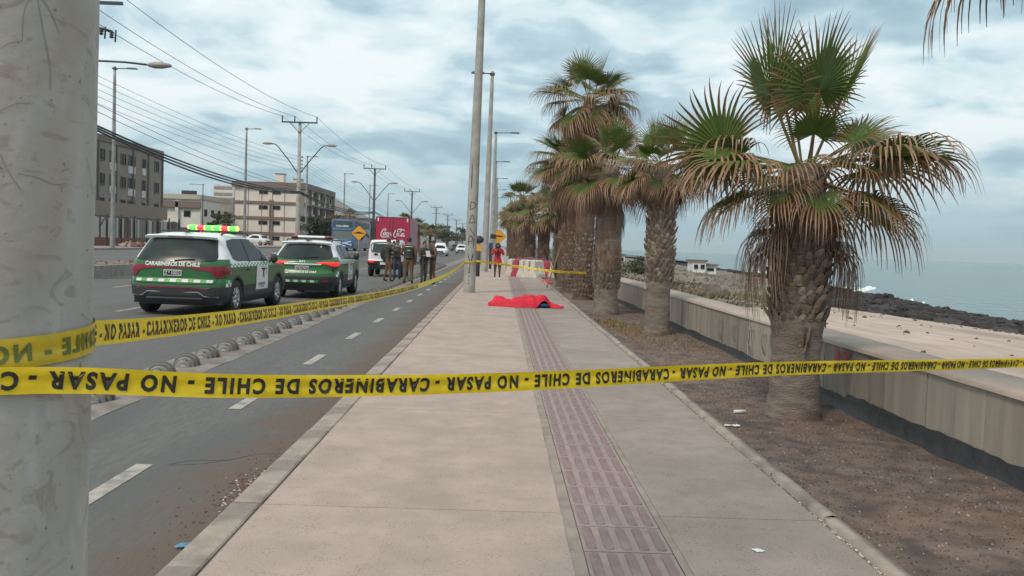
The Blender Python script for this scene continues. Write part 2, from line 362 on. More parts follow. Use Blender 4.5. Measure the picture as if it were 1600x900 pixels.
# --- beach terrain
def shorex(y): return 34+max(0, y-60)*.035+2.5*fn(y*.03, 3.3)
def rockx(y): return interp(y, [0, 20, 30, 42, 60, 90, 140, 200, 400], [22, 19, 17.4, 15.6, 22, 28, 33, 36, 44])+.8*fn(y*.15, 1.1)
def terr(x, y):
    r = rockx(y); s = shorex(y); base = interp(x, [3.5, 4.6, r, s, s+12], [.32, .30, -.85, -2.35, -4.0])
    if y > 38:   # dunes and dumped earth beyond the open sand
        k = min(1, (y-38)/25)*max(0, min(1, (r+2-x)/6))*min(1, (x-3.5)/3); base += k*(-.30-.25*min(1, max(0, (y-60)/40))+.38*fbm(x*.13, y*.07, 2)+.16*fbm(x*.5, y*.4, 5))
    if x > r: base += min(1, (x-r)/1.5)*max(0, 1-(x-r)/(s-r+3))*(.12+.38*fbm(x*.55, y*.45, 3, 5))
    return base
mb = MB()
X = [3.7+.35*i for i in range(60)]+[25+.5*i for i in range(40)]+[46, 50, 60, 80]
Y = [-10+.6*i for i in range(100)]+[50+1.0*i for i in range(60)]+[110+2.5*i for i in range(40)]+[215, 235, 260, 300, 360, 450, 600]
vs = [(x, y, terr(x, y)) for y in Y for x in X]; nx = len(X); 
for j in range(len(Y)-1):
    for i in range(nx-1):
        xm = (X[i]+X[i+1])/2; ym = (Y[j]+Y[j+1])/2; r = rockx(ym)+.35*fn(xm*1.3, ym*1.3)
        mi = 1 if xm > r else (2 if ym > 20 and xm < .315*ym+1.2*fn(xm*.5, ym*.3)-.4 else 0)
        mb.f.append((j*nx+i, j*nx+i+1, (j+1)*nx+i+1, (j+1)*nx+i)); mb.m.append(mi); mb.s.append(mi != 1)
mb.v = vs
structure(mb.build('beach', [M('sand'), M('rock'), mat('dune', (.21, .165, .13), .95, (.14, .115, .09), .35, .6, 4, col3=(.13, .12, .075), sc3=.12)]))
# headland far along the coast
mb = MB(); mb.grid(lambda u, v: (lerp(-40, 75+25*v, u), lerp(300, 900, v), -2.6+max(0, 2.2*sin(pi*min(1, max(0, .12+u*.8))))+.8*fbm(u*6, v*6)*(1-u)), 30, 10); structure(mb.build('headland', mat('headland_earth', (.13, .10, .09), 1, (.08, .065, .06), .02)))
# --- sea
def seamat():
    m = bpy.data.materials.new('sea_water'); m.use_nodes = True; t = m.node_tree; n = t.nodes; l = t.links; b = n['Principled BSDF']
    b.inputs['Base Color'].default_value = (.045, .115, .115, 1); b.inputs['Roughness'].default_value = .22; b.inputs['IOR'].default_value = 1.33
    g = n.new('ShaderNodeNewGeometry'); mp = n.new('ShaderNodeMapping'); l.new(g.outputs['Position'], mp.inputs[0]); mp.inputs['Scale'].default_value = (.5, .22, 1); mp.inputs['Rotation'].default_value = (0, 0, .35)
    a = n.new('ShaderNodeTexNoise'); a.inputs['Scale'].default_value = 1.2; a.inputs['Detail'].default_value = 6; l.new(mp.outputs[0], a.inputs['Vector'])
    bp = n.new('ShaderNodeBump'); bp.inputs['Strength'].default_value = .9; bp.inputs['Distance'].default_value = .6; l.new(a.outputs[0], bp.inputs['Height']); l.new(bp.outputs[0], b.inputs['Normal'])
    return m
mb = MB(); xs = [28, 60, 120, 250, 600, 1500, 4000, 12000, 30000]; ys = [-2000, -200, 0, 60, 120, 200, 400, 900, 2500, 8000, 30000]
def clampx(x, y): return x if x > 28 else (28 if y < 500 else -400 if y < 2600 else -3000)
vs = [(clampx(x, y), y, -2.5) for y in ys for x in xs]; nx = len(xs)
mb.add(vs, [(j*nx+i, j*nx+i+1, (j+1)*nx+i+1, (j+1)*nx+i) for j in range(len(ys)-1) for i in range(nx-1)]); structure(mb.build('sea', seamat()))
# surf: low lumpy foam ridges
mat('foam', (.82, .85, .85), .9)
mb = MB()
def foam(x0, y0, x1, y1, w, h, seed):
    n = 60
    for sgn in (0, 1, 2):
        def f(u, v):
            px = lerp(x0, x1, u); py = lerp(y0, y1, u); env = max(0, sin(pi*u))**.5*(.55+.45*fn(u*7, seed+sgn)); ww = w*env*(.7+.6*fn(u*16, seed, sgn))
            return (px+(v-.5)*ww+sgn*1.1, py+sgn*2.0+(v-.5)*ww*.4, -2.5-.03+h*env*sin(pi*v)*(1+.7*fn(u*25, v*3, seed)))
        mb.grid(f, n, 5)
foam(39.5, 100, 49, 117, 3.6, .5, 1); foam(37, 80, 39.5, 86, .9, .25, 9); foam(36, 76, 38, 80, .7, .25, 4)
foam(39, 160, 52, 166, 2.5, .4, 2); foam(42, 185, 60, 192, 2.5, .45, 5); foam(38, 110, 47, 116, .9, .18, 6)
tag(mb.build('surf', M('foam')), 'white surf breaking beside the dark shore rocks', 'surf', kind='stuff')
# --- hazy hill
def hillz(x, y):
    cx = (x+545)/1.0
    h = interp(x, [-1500, -900, -760, -640, -560, -470, -400, -310, -270, -180, 0], [0, 15, 30, 70, 105, 116, 98, 54, 38, 16, 0])
    return h*max(0, 1-abs(y-2100)/700)+6*fbm(x*.006, y*.006)*min(1, h/30)
mb = MB(); mb.grid(lambda u, v: (lerp(-1500, 0, u), lerp(1400, 2800, v), hillz(lerp(-1500, 0, u), lerp(1400, 2800, v))-1), 60, 24); structure(mb.build('hill', M('hill')))

# ================================================================== SEA WALL
mat('wall_concrete', (.34, .285, .235), .9, (.27, .225, .185), 2.2, .25, 60, col3=(.17, .145, .12), sc3=2, stretch=(1, 2.4, .3), f3=(.54, .74))
mat('wall_dark', (.27, .23, .19), .9, (.21, .18, .15), 3, .25, 60, col3=(.12, .105, .09), sc3=1.6, stretch=(1, 2.2, .3), f3=(.52, .7)); mat('wall_light', (.37, .315, .26), .9, (.30, .255, .21), 3, .25, 60, col3=(.20, .175, .15), sc3=2, stretch=(1, 2.5, .25), f3=(.55, .75))
mat('wall_cap', (.42, .34, .285), .9, (.35, .285, .24), 2, .3, 60)
mat('bitumen', (.028, .031, .034), .55, (.045, .047, .05), 6, .3, 20)
WX = 3.58
def wallx(y): return WX-.012*max(0, y-12)*.6
wl = thing('sea_wall', 'long low concrete sea wall with stained panels and black coated foot beside the palms', 'wall', (WX, 0, 0))
y = .3; k = 0
jl = [.3, 1.2, 2.1, 3.0, 4.0, 5.0, 5.75, 6.45, 7.35, 8.15, 9.7, 11.1, 12.6]
while jl[-1] < 60: jl.append(jl[-1]+random.choice([1.0, 1.3, 1.5, .9]))
for a, b in zip(jl, jl[1:]):
    m = MB(); x0 = random.uniform(-.006, .006); nn = 6
    xa = wallx(a)-WX; xb = wallx(b)-WX
    m.add([(xa+x0, a+.006, -.2), (xb+x0, b-.006, -.2), (xb+x0, b-.006, .572), (xa+x0, a+.006, .572), (xa+.1, a+.006, -.2), (xb+.1, b-.006, -.2), (xb+.1, b-.006, .572), (xa+.1, a+.006, .572)], [(0, 3, 2, 1), (0, 4, 7, 3), (1, 2, 6, 5), (3, 7, 6, 2)])
    m = m.build('panel', M(random.choice(['wall_concrete', 'wall_concrete', 'wall_dark', 'wall_light'])), wl); 
m = MB(); m.add([(x+wallx(y_)-WX, y_, z) for y_ in (.3, 12, 30, 60) for x, z in ((.02, -.3), (.02, .565), (.5, .565), (.5, -.3))], [(j*4+i, j*4+(i+1) % 4, j*4+(i+1) % 4+4, j*4+i+4) for j in range(3) for i in range(4)]); m.build('core', M('mortar'), wl)
m = MB()
for a, b in zip(jl[::2], jl[2::2]):
    m2 = MB(); xa = wallx(a)-WX; xb = wallx(b)-WX; g = .004
    m2.grid(lambda u, v: (lerp(xa, xb, v)+[-.022, -.012, .0, .25, .50, .515][round(u*5)]+.004*fn(u*7, lerp(a, b, v)*3, 1), lerp(a+g, b-g, v), [.572, .604, .612, .617, .612, .56][round(u*5)]+.003*fn(u*8, lerp(a, b, v)*4, 7)), 5, 8)
    m2.build('coping', M('wall_cap'), wl)
m = MB()   # black bitumen coat with ragged top edge
def bitz(y): return .07+.035*fn(y*1.1, 2)+.02*fn(y*6, 4)+(.05 if y < 9 else 0)
m.grid(lambda u, v: (wallx(lerp(.3, 45, v))-WX-.010-.006*(1-u)-.03*(1-u)**3, lerp(.3, 45, v), lerp(-.09, bitz(lerp(.3, 45, v)), u)), 4, 700); m.build('bitumen_coat', M('bitumen'), wl)
m = MB()
for y0, z0, q in ((11.9, .30, 1.0), (12.5, .26, 1.3), (13.4, .30, .9), (14.2, .28, 1.1)):
    strokes(m, [[(y0+q*a*.14, z0+q*c*.14) for a, c in ln] for ln in ([(-1, .2), (-.6, 1), (-.1, .6), (-.5, -.2), (0, -.9), (.5, -.2)], [(.3, 1), (.8, .4), (.4, -.6)], [(-.9, -.5), (-.4, -1), (.2, -.3)])], .012, lambda u, v: (wallx(u)-WX-.016, u, v))
m.build('graffiti', mat('faded_spray', (.15, .135, .12), .9), wl)
m = MB(); strokes(m, [[(12.62, .57), (12.60, .40), (12.64, .25), (12.61, .05)], [(12.52, .5), (12.53, .3), (12.5, .2)]], .028, lambda u, v: (wallx(u)-WX-.014, u, v)); m.build('lime_drip', mat('lime', (.46, .42, .37), .9), wl)
m = MB(); letter(m, 'UN1760', .30, .105, lambda u, v: (-.017, 9.38-u*1.35, .415+v*1.15), bold=.02)
m.build('lettering', mat('red_spray', (.45, .04, .05), .8), wl)
# beach debris: scattered stones on the sand and the shore boulders
def rockmesh(seed, n=1):
    bm = bmesh.new(); bmesh.ops.create_icosphere(bm, subdivisions=2, radius=1)
    for v in bm.verts:
        k = 1+.5*noise.noise(v.co*1.6+Vector((seed*3, 0, 0)))+.3*noise.noise(v.co*4+Vector((seed, 5, 0))); v.co *= k; v.co.z *= .75
    me = bpy.data.meshes.new('boulder'); bm.to_mesh(me); bm.free(); me.materials.append(M('rock')); return me
RM = [rockmesh(i) for i in range(5)]
RV = [([v.co.copy() for v in me.vertices], [tuple(p.vertices) for p in me.polygons]) for me in RM]
mb = MB()
for i in range(3200):
    y = 14+random.random()**1.5*170; x = rockx(y)+random.random()**1.3*(shorex(y)+1-rockx(y)); s_ = random.choice([.07, .1, .14, .2, .3])*(1+y/200); z = terr(x, y)
    V_, F_ = random.choice(RV); a = random.random()*6; mb.add([(x+(v.x*cos(a)-v.y*sin(a))*s_, y+(v.x*sin(a)+v.y*cos(a))*s_, z+v.z*s_*.9) for v in V_], F_)
tag(mb.build('shore_rocks', M('rock')), 'broken dark rocks heaped along the edge of the sea', 'rocks', kind='stuff')
mb = MB()
for i in range(420):
    y = 6+random.random()**1.2*50; x = random.uniform(4.8, rockx(y)) if i % 3 else rockx(y)-abs(random.gauss(0, .8)); s_ = random.choice([.02, .03, .04, .07]); V_, F_ = RV[i % 5]
    mb.add([(x+v.x*s_, y+v.y*s_, terr(x, y)+v.z*s_) for v in V_], F_)
tag(mb.build('beach_stones', mat('stone_brown', (.10, .065, .055), .95)), 'small dark stones scattered over the pale sand', 'stones', kind='stuff')
# soil pebbles, leaf litter
mb = MB(); rnd = random.Random(3)
tet = [(1, 0, -.2), (-.5, .87, -.2), (-.5, -.87, -.2), (.1, 0, .8)]; tf = [(0, 1, 3), (1, 2, 3), (2, 0, 3)]
for i in range(22000):
    y = 2.5+rnd.random()**1.8*20; x = rnd.uniform(1.99, 3.52); s_ = rnd.choice([.003, .004, .005, .007, .010])*(1+.03*y); a = rnd.random()*6
    mb.add([(x+(p[0]*cos(a)-p[1]*sin(a))*s_, y+(p[0]*sin(a)+p[1]*cos(a))*s_, soilz(x, y)+p[2]*s_) for p in tet], tf, rnd.choice([0, 0, 0, 0, 0, 0, 1, 1, 1, 1, 2]))
tag(mb.build('soil_gravel', [mat('pebble_dark', (.07, .055, .048), .9), mat('pebble_red', (.16, .085, .06), .9), mat('pebble_pale', (.34, .29, .25), .9)]), 'loose gravel and crumbs over the planting strip soil', 'gravel', kind='stuff')
mb = MB()
for i in range(900):   # pale chips collected along the edging stones, crumbs in the gutter
    y = 3+rnd.random()*9; s_ = rnd.choice([.004, .006, .009])
    if i % 3 == 0: x = 1.872+rnd.gauss(0, .006); z = .002; mi = 0; y = 3+abs(rnd.gauss(0, 1.3)) if rnd.random() < .8 else y
    elif i % 3 == 1: x = -1.52-abs(rnd.gauss(0, .10)); y = 5.9+rnd.gauss(0, .35); z = ROAD+.004; mi = rnd.choice([1, 1, 1, 0]); s_ *= 1.5
    else: x = -1.5-abs(rnd.gauss(0, .3)); z = ROAD+.003; mi = 1
    a = rnd.random()*6; mb.add([(x+(p[0]*cos(a)-p[1]*sin(a))*s_, y+(p[0]*sin(a)+p[1]*cos(a))*s_, z+p[2]*s_*.6) for p in tet], tf, mi)
tag(mb.build('kerb_litter', [mat('chip_pale', (.55, .48, .42), .9), mat('chip_brown', (.13, .07, .05), .9)]), 'pale chips and brown crumbs gathered along the kerb and edging', 'litter', kind='stuff')
# small litter things
m = MB(); m.grid(lambda u, v: (u*.16+.02*sin(v*9), v*.07+.02*fn(u*5, v*5), .012+.02*abs(fn(u*6, v*4, 3))), 8, 5); o = m.build('wrapper', mat('blue_wrap', (.10, .26, .42), .5), loc=(-1.62, 4.62, ROAD), rz=.6); tag(o, 'crumpled blue wrapper lying in the gutter by the kerb', 'wrapper')
m = MB(); m.tube([(0, 0, .02), (.12, .02, .022)], .017, 8); o = m.build('can', mat('can_white', (.6, .62, .66), .4), loc=(2.32, 8.6, soilz(2.32, 8.6))); tag(o, 'small white can lying on the soil left of the front palm', 'can')
m = MB(); m.grid(lambda u, v: (u*.14, v*.06+.02*sin(u*7), .008+.012*fn(u*9, v*6)), 8, 4); o = m.build('paper_scrap', M('white_flat'), loc=(2.08, 7.9, soilz(2.1, 7.9)+.004), rz=.3); tag(o, 'flat white paper scrap on soil close to the edging', 'paper')
m = MB(); m.grid(lambda u, v: (u*.055*(1-.3*v), v*.05+.01*fn(u*5, 2), .004+.002*fn(u*9, v*6)), 6, 4); o = m.build('paper_scrap', M('white_flat'), loc=(1.34, 4.42, .001), rz=.3); tag(o, 'tiny white scrap stuck on the grey pavement', 'paper')
# crack in the cycle lane
m = MB(); strokes(m, [[(-2.32, 6.35), (-2.2, 6.5), (-1.95, 6.55), (-1.8, 6.75), (-1.62, 6.8)], [(-2.32, 6.35), (-2.1, 6.42), (-1.9, 6.6)]], .006, lambda u, v: (u, v, ROAD+.003)); structure(m.build('crack', mat('crack', (.04, .04, .042), .9)))
# expansion joint crack by the kerb, sand deposit
# grass tufts
def grassobj(name, label, spots, mats, cat='grass'):
    m = MB(); r = random.Random(5)
    for (x0, x1, y0, y1, n, h) in spots:
        for i in range(n):
            x = r.uniform(x0, x1); y = r.uniform(y0, y1); hh = h*r.uniform(.4, 1.1); a = r.random()*6.28; l_ = hh*r.uniform(.2, .8); w = .004+hh*.04; z = soilz(x, y)-.005
            ca, sa = cos(a), sin(a)
            m.add([(x-sa*w, y+ca*w, z), (x+sa*w, y-ca*w, z), (x+ca*l_*.4+sa*w*.6, y+sa*l_*.4-ca*w*.6, z+hh*.7), (x+ca*l_*.4-sa*w*.6, y+sa*l_*.4+ca*w*.6, z+hh*.7), (x+ca*l_, y+sa*l_, z+hh)], [(0, 1, 2, 3), (3, 2, 4)], r.randrange(len(mats)))
    o = m.build(name, mats); tag(o, label, cat, kind='stuff')
grassobj('weeds', 'low yellow green weeds growing between the second and third palms', [(2.2, 3.3, 15.9, 18.6, 1500, .05), (2.1, 2.6, 17.5, 19.4, 500, .09), (2.3, 3.5, 13.8, 16, 700, .035)], [mat('weed_green', (.15, .15, .055), .9), mat('weed_straw', (.32, .20, .10), .9), mat('weed_brown', (.20, .12, .07), .9)])

# ================================================================== PALMS
mat('frond', (1, 1, 1), .5, attr='Col', trans=.14)
mat('trunk_grey', (.25, .205, .17), .95, (.15, .12, .10), 5, .9, 30, stretch=(1, 1, 3), col3=(.13, .09, .07), sc3=1.5)
mat('trunk_brown', (.155, .095, .065), .95, (.10, .06, .042), 7, .9, 25)
mat('boot', (.23, .175, .135), .9, (.13, .085, .06), 14, .5, 50)
mat('boot_pale', (.36, .30, .245), .9, (.22, .17, .13), 10, .5, 50)
GREEN = Vector((.070, .135, .022)); OLIVE = Vector((.14, .175, .035)); TAN = Vector((.42, .265, .155)); BROWN = Vector((.13, .066, .038)); GREYT = Vector((.25, .165, .115)); RUST = Vector((.24, .105, .045))
def frondmesh(kind, seed, nseg=34):
    r = random.Random(seed*13+hash(kind) % 97 if False else seed*13+len(kind)*7)
    P = dict(up=(76, .80, .80, 138, .40, .46, .02), rise=(44, .85, .86, 135, 1.2, .46, .15), flat=(14, .92, 1.12, 125, 4.6, .42, .40), low=(-16, .85, 1.12, 115, 6.0, .38, .58), hang=(-55, .6, .95, 85, 5.0, .32, .86), dead=(-80, .28, .62, 34, 3.0, .25, 1), bundle=(-26, .24, .90, 75, 13, .20, 1))[kind]
    el, Lp, Rb, sp, droop, split, dry = P
    el = radians(el+r.uniform(-6, 6)); Lp *= r.uniform(.85, 1.1); Rb *= r.uniform(.9, 1.08); dead = dry >= .8
    d = Vector((cos(el), 0, sin(el))); p = Vector((0, 0, 0)); pts = [p.copy()]
    n = 7
    for i in range(n):
        d = (d+Vector((0, 0, -1))*(.035 if kind != 'up' else .01)*(1 if not dead else .4)).normalized(); p = p+d*Lp/n; pts.append(p.copy())
    vs = []; fs = []; col = []
    pr = .016
    mb = MB(); mb.tube(pts, [pr*1.6]+[pr]*(n-1)+[pr*.7], 5); vs += [Vector(v) for v in mb.v]; fs += mb.f
    pc = (OLIVE.lerp(RUST, .5) if not dead else BROWN)
    col += [pc*(.9+.2*r.random()) for _ in mb.v]
    s_ = Vector((0, 1, 0)); nrm = d.cross(s_)*-1
    if nrm.z < 0: nrm = -nrm
    h = pts[-1]; rows = [0, .12, .3, .45, .6, .73, .86, 1.0]; da = radians(sp)*2/nseg
    cup = r.uniform(.1, .3)
    for i in range(nseg):
        a = -radians(sp)+da*(i+.5); lenf = Rb*(.80+.20*cos(a*.8))*r.uniform(.86, 1.06)
        u = (d*cos(a)+s_*sin(a)+nrm*cup*abs(sin(a))*(.3 if dead else 1)).normalized(); side = (s_*cos(a)-d*sin(a)).normalized()
        q = h.copy(); prev = 0; dirn = u.copy(); base = len(vs); sd = r.uniform(.8, 1.3); tw = r.uniform(-.5, .5); br = r.random()
        dryseg = r.uniform(-.15, .2)
        for k, t in enumerate(rows):
            q = q+dirn*(t-prev)*lenf; 
            over = max(0, t-split*.72)
            dirn = (dirn+Vector((0, 0, -1))*droop*sd*over*(t-prev)*3.2+side*tw*.10*(t > split)).normalized(); prev = t
            if t <= split+.02: w = max(.004, t*lenf*da*.53)
            else: w = split*lenf*da*.50*(1-(t-split)/(1-split))**.9*.80+.0022
            fold = w*.45
            sd2 = side if t <= split else (side+nrm*tw*(t-split)).normalized()
            vs += [q-sd2*w-nrm*fold*.5, q+nrm*fold*.5, q+sd2*w-nrm*fold*.5]
            if dead: c_ = (BROWN.lerp(GREYT, min(1, max(0, br*.75+t*.25)))) if br > .25 else BROWN.lerp(RUST, br*2)
            else:
                tt = t-.07+(dry-.42)*.40+dryseg*.6+.16*(abs(a)/radians(sp))**2
                if tt < .42: c_ = GREEN.lerp(OLIVE, max(0, tt)*.9+br*.25)
                elif tt < .60: c_ = OLIVE.lerp(RUST, (tt-.42)/.18)
                elif tt < .76: c_ = RUST.lerp(TAN, (tt-.60)/.16*(.5+.5*br))
                else: c_ = TAN.lerp(GREYT if br > .35 else BROWN, min(1, (tt-.76)/.25))
                c_ = c_*(.8+.4*r.random()*.8)
            col += [c_*.92, c_*1.0, c_*.92]
            if k:
                b = base+(k-1)*3; fs += [(b, b+1, b+4, b+3), (b+1, b+2, b+5, b+4)]
    me = bpy.data.meshes.new('frond'); me.from_pydata([tuple(v) for v in vs], [], fs)
    at = me.color_attributes.new('Col', 'FLOAT_COLOR', 'POINT')
    at.data.foreach_set('color', [x for c_ in col for x in (c_.x, c_.y, c_.z, 1)])
    me.materials.append(M('frond')); me.polygons.foreach_set('use_smooth', [False]*len(me.polygons)); me.update(); return me
FM = {k: [frondmesh(k, i, 38 if k in ('up', 'rise', 'flat', 'low') else 26) for i in range(4)] for k in ('up', 'rise', 'flat', 'low', 'hang', 'dead', 'bundle')}
FMs = {k: [frondmesh(k, i+9, 16) for i in range(2)] for k in ('up', 'rise', 'flat', 'low', 'hang', 'dead')}
# leaf boots
def bootmesh(L_, w, m, out=.03):
    b = MB(); b.add([(0, -w/2, 0), (0, w/2, 0), (out*.5, w*.42, L_*.6), (out*.5, -w*.42, L_*.6), (out, w*.22, L_), (out, -w*.22, L_), (out*.9+.012, 0, L_*.55), (.02, 0, 0)],
        [(0, 7, 6, 3), (7, 1, 2, 6), (3, 6, 5), (6, 2, 4), (5, 6, 4), (0, 3, 5), (1, 4, 2)]); return b.mesh('leaf_base', M(m))
BM = [bootmesh(.10, .085, 'boot'), bootmesh(.12, .075, 'boot', .04), bootmesh(.09, .09, 'boot_pale', .035)]
BL = [bootmesh(.30, .055, 'boot_pale', .16), bootmesh(.26, .05, 'boot', .13)]
def palm(label, x, y, top, rt, R, crown, skirt=(0, 0, 0), boots=None, lean=(0, 0), smooth_to=.9, group=None, far=False, trunkmat='trunk_grey', z0=-.05, spike=False):
    """crown: list of (kind, azimuth deg, scale); skirt: (count, z_lo, z_hi)"""
    t = thing('palm_tree', label, 'palm tree', (x, y, z0), 0, group or 'palms along the sea front')
    H_ = top-z0; n = 28 if not far else 12; rows = 40 if not far else 10
    lx, ly = lean
    def cx(z): return lx*max(0, z/H_)**1.5
    def cy(z): return ly*max(0, z/H_)**1.5
    def rad(z): return interp(z/H_, [0, .06, .18, .5, .8, 1], [1.13*rt, 1.0*rt, .92*rt, 1.04*rt, 1.0*rt, .62*rt])
    b = MB()
    def f(u, v):
        z = v*H_-.06*(v == 0); a = 2*pi*u; a_ = 0 if u == 1 else a
        rr = rad(z)*(1+.05*fn(cos(a_)*2, sin(a_)*2, z*3+x)+.03*fn(cos(a_)*6, sin(a_)*6, z*10))+.006*sin(z*70)*(z < smooth_to)
        return (cx(z)+rr*cos(a_), cy(z)+rr*sin(a_), z)
    b.grid(f, n, rows); b.add([f(k/n, 1) for k in range(n)], [tuple(range(n))])
    b.build('trunk', M(trunkmat), t)
    r = random.Random(int(x*77+y*13))
    if boots:
        zl, zh, st, big = boots
        z = zl; k = 0
        while z < zh:
            m_ = max(8, int(2*pi*rad(z)/.085))
            for q in range(m_):
                a = 2*pi*(q+.5*(k % 2))/m_+r.uniform(-.06, .06); 
                if not far and cos(a-atan2(-y, -x)) < -.25: continue
                o = link('leaf_base', r.choice(BM), t); sc = r.uniform(.8, 1.25); rr = rad(z)*.97
                o.location = (cx(z)+rr*cos(a), cy(z)+rr*sin(a), z+r.uniform(-.02, .02)); o.rotation_euler = (0, r.uniform(.0, .35), a); o.scale = (sc, sc, sc)
            z += st; k += 1
        for q in range(big):
            a = -pi/2+r.uniform(-1.6, 1.6)+(.3 if x > 2 else 0); z = zl+r.uniform(-.05, .22); o = link('leaf_base', r.choice(BL), t); rr = rad(z)*.98; sc = r.uniform(.7, 1.1)
            o.location = (cx(z)+rr*cos(a), cy(z)+rr*sin(a), z); o.rotation_euler = (r.uniform(-.4, .4), pi-r.uniform(.05, .45), a+pi); o.rotation_euler = (r.uniform(-.35, .35), r.uniform(2.5, 3.0), a); o.scale = (sc, sc, sc)
    F_ = FMs if far else FM
    for kd, az, sc, *ro in crown:
        o = link('frond', r.choice(F_[kd]), t); zz = H_-.04-(.10 if kd in ('low', 'hang') else 0)-(.20 if kd in ('dead', 'bundle') else 0)+(ro[1] if len(ro) > 1 else 0)
        o.location = (cx(H_)+.06*cos(radians(az)), cy(H_)+.06*sin(radians(az)), zz); o.rotation_euler = (radians(ro[0]) if ro else r.uniform(-.45, .45), r.uniform(-.12, .12), radians(az)); o.scale = (R*sc, R*sc, R*sc)
    c, zl, zh = skirt
    for k in range(c):
        z = lerp(zl, zh, (k+.5)/c)-z0; a = r.random()*2*pi; o = link('frond', r.choice(F_['dead']), t); rr = rad(min(z, H_))*.9; sc = R*r.uniform(.75, 1.05)
        o.location = (cx(z)+rr*cos(a), cy(z)+rr*sin(a), z); o.rotation_euler = (0, r.uniform(-.05, .12), a); o.scale = (sc, sc, sc)
    return t
def ring(kd, n, off, sc=1, jit=12, rr=random.Random(2)): return [(kd, off+360*k/n+rr.uniform(-jit, jit), sc*rr.uniform(.88, 1.1)) for k in range(n)]
# front palm: azimuth 0 = toward the sea (+X), 270 = toward the camera, 180 = toward the street
palm('front palm with open green crown and long tan leaf tips, nearest of the whole row', 2.90, 8.62, 2.38, .25, .92,
     [('up', 178, 1.15, 10), ('up', 195, 1.0, 5), ('up', 5, 1.05, 0), ('up', 300, .98, 14), ('up', 100, .92, 0), ('rise', 205, .92, 62), ('rise', 262, .60, 0), ('rise', 340, .55, 30), ('flat', 4, 1.0, 15), ('flat', 345, 1.0, -12), ('flat', 330, .85, 0), ('flat', 15, .98, -25), ('flat', 183, .80, 10), ('flat', 203, .80, -15), ('flat', 165, .78, 20), ('flat', 60, .9), ('flat', 110, .8), ('flat', 140, .8), ('flat', 240, .55, 10), ('flat', 300, .55, -10),
      ('low', 350, .80, 10), ('low', 266, .62, 0), ('low', 190, .68, 0), ('low', 320, .70, 0), ('low', 175, .7), ('low', 8, .82), ('low', 50, .8), ('low', 225, .6), ('hang', 245, .62), ('hang', 290, .60), ('bundle', 200, 1.05, 0, -.28), ('bundle', 186, 1.15, 10, -.40), ('bundle', 172, 1.05, -8, -.34), ('bundle', 192, 1.0, 0, -.15), ('bundle', 338, 1.0, 0, -.36), ('bundle', 352, 1.1, 5, -.44), ('bundle', 8, 1.05, -6, -.36), ('bundle', 346, .9, 0, -.2), ('up', 278, .92, 0), ('rise', 20, .7, 30), ('dead', 270, .9), ('dead', 250, .9), ('dead', 290, .9), ('dead', 230, .9), ('dead', 310, .9)],
     boots=(.92, 2.36, .085, 10), smooth_to=.95)
palm('second palm from the camera, squat with drooping tan crown and scaly trunk', 2.93, 16.42, 3.08, .235, .62,
     ring('up', 4, 20, 1.0)+ring('rise', 4, 50, .9)+ring('flat', 8, 10, .9)+ring('low', 10, 30, .95)+ring('hang', 9, 0)+ring('bundle', 5, 10, 1.0), boots=(1.0, 2.6, .085, 0), smooth_to=.9)
palm('third palm with thick brown skirt of dead leaves over pale stubs', 2.53, 21.1, 3.45, .30, .86,
     ring('up', 4, 0)+ring('rise', 4, 25)+ring('flat', 8, 5, .9)+ring('low', 10, 15)+ring('hang', 12, 7)+ring('dead', 8, 3, 1.5), skirt=(46, 1.25, 3.3), boots=(.62, 1.3, .09, 16), smooth_to=.5)
palm('tallest palm of the row, its high crown rising above the others', 2.50, 26.7, 5.9, .28, 1.0,
     ring('up', 4, 10, 1.0)+ring('rise', 5, 25)+ring('flat', 8, 5)+ring('low', 10, 15)+ring('hang', 10, 7), skirt=(60, 3.2, 5.5), boots=(.1, 2.0, .15, 0), smooth_to=.2, trunkmat='trunk_brown')
palm('palm just beyond the tallest one, brown matted trunk and drooping crown', 2.42, 30.7, 4.5, .28, 1.0,
     ring('up', 4, 40)+ring('rise', 7, 5)+ring('flat', 8, 25)+ring('low', 9, 0)+ring('hang', 8, 17), skirt=(50, 2.4, 4.2), boots=(.2, 2.2, .12, 0), smooth_to=.2, trunkmat='trunk_brown')
palm('palm behind the leaning wooden plank, brown trunk with dry skirt', 2.52, 35.0, 4.1, .29, 1.0,
     ring('up', 4, 10)+ring('rise', 6, 35)+ring('flat', 8, 15)+ring('low', 9, 10)+ring('hang', 8, 0), skirt=(60, 1.6, 3.9), smooth_to=.1, trunkmat='trunk_brown')
palm('palm outside the view on the right whose drooping leaf tips hang into the top corner', 3.62, 5.0, 3.85, .26, .92,
     [('flat', 175, 1.15), ('low', 168, 1.0), ('flat', 195, .8), ('low', 215, .9), ('rise', 150, .9), ('flat', 100, .9), ('flat', 40, 1), ('low', 330, 1), ('flat', 290, .9), ('up', 90, 1), ('up', 250, 1), ('rise', 10, 1)], boots=(.9, 2.0, .085, 0))
FARP = [('far palm with green crown right above the plastic barriers', 2.45, 51, 3.3, .9, 1), ('far palm whose grey green crown stands behind the red barriers', 3.2, 48.5, 3.6, .8, 1), ('far palm with shaggy brown skirt beyond the barriers', 1.95, 59, 3.4, .95, 1),
        ('spiky topped far palm standing highest beyond the barriers', 1.5, 66, 5.1, .85, 2), ('far palm left of the spiky one, low and brown', 1.25, 80, 4.2, 1.0, 1), ('small far palm at the end of the pavement view', 1.3, 98, 4.4, 1.0, 1), ('smallest of the far palms beside the distant pavement', 1.2, 125, 5, 1.0, 1), ('far palm seaward of the barriers with full dry skirt', 3.7, 56, 3.9, .9, 1)]
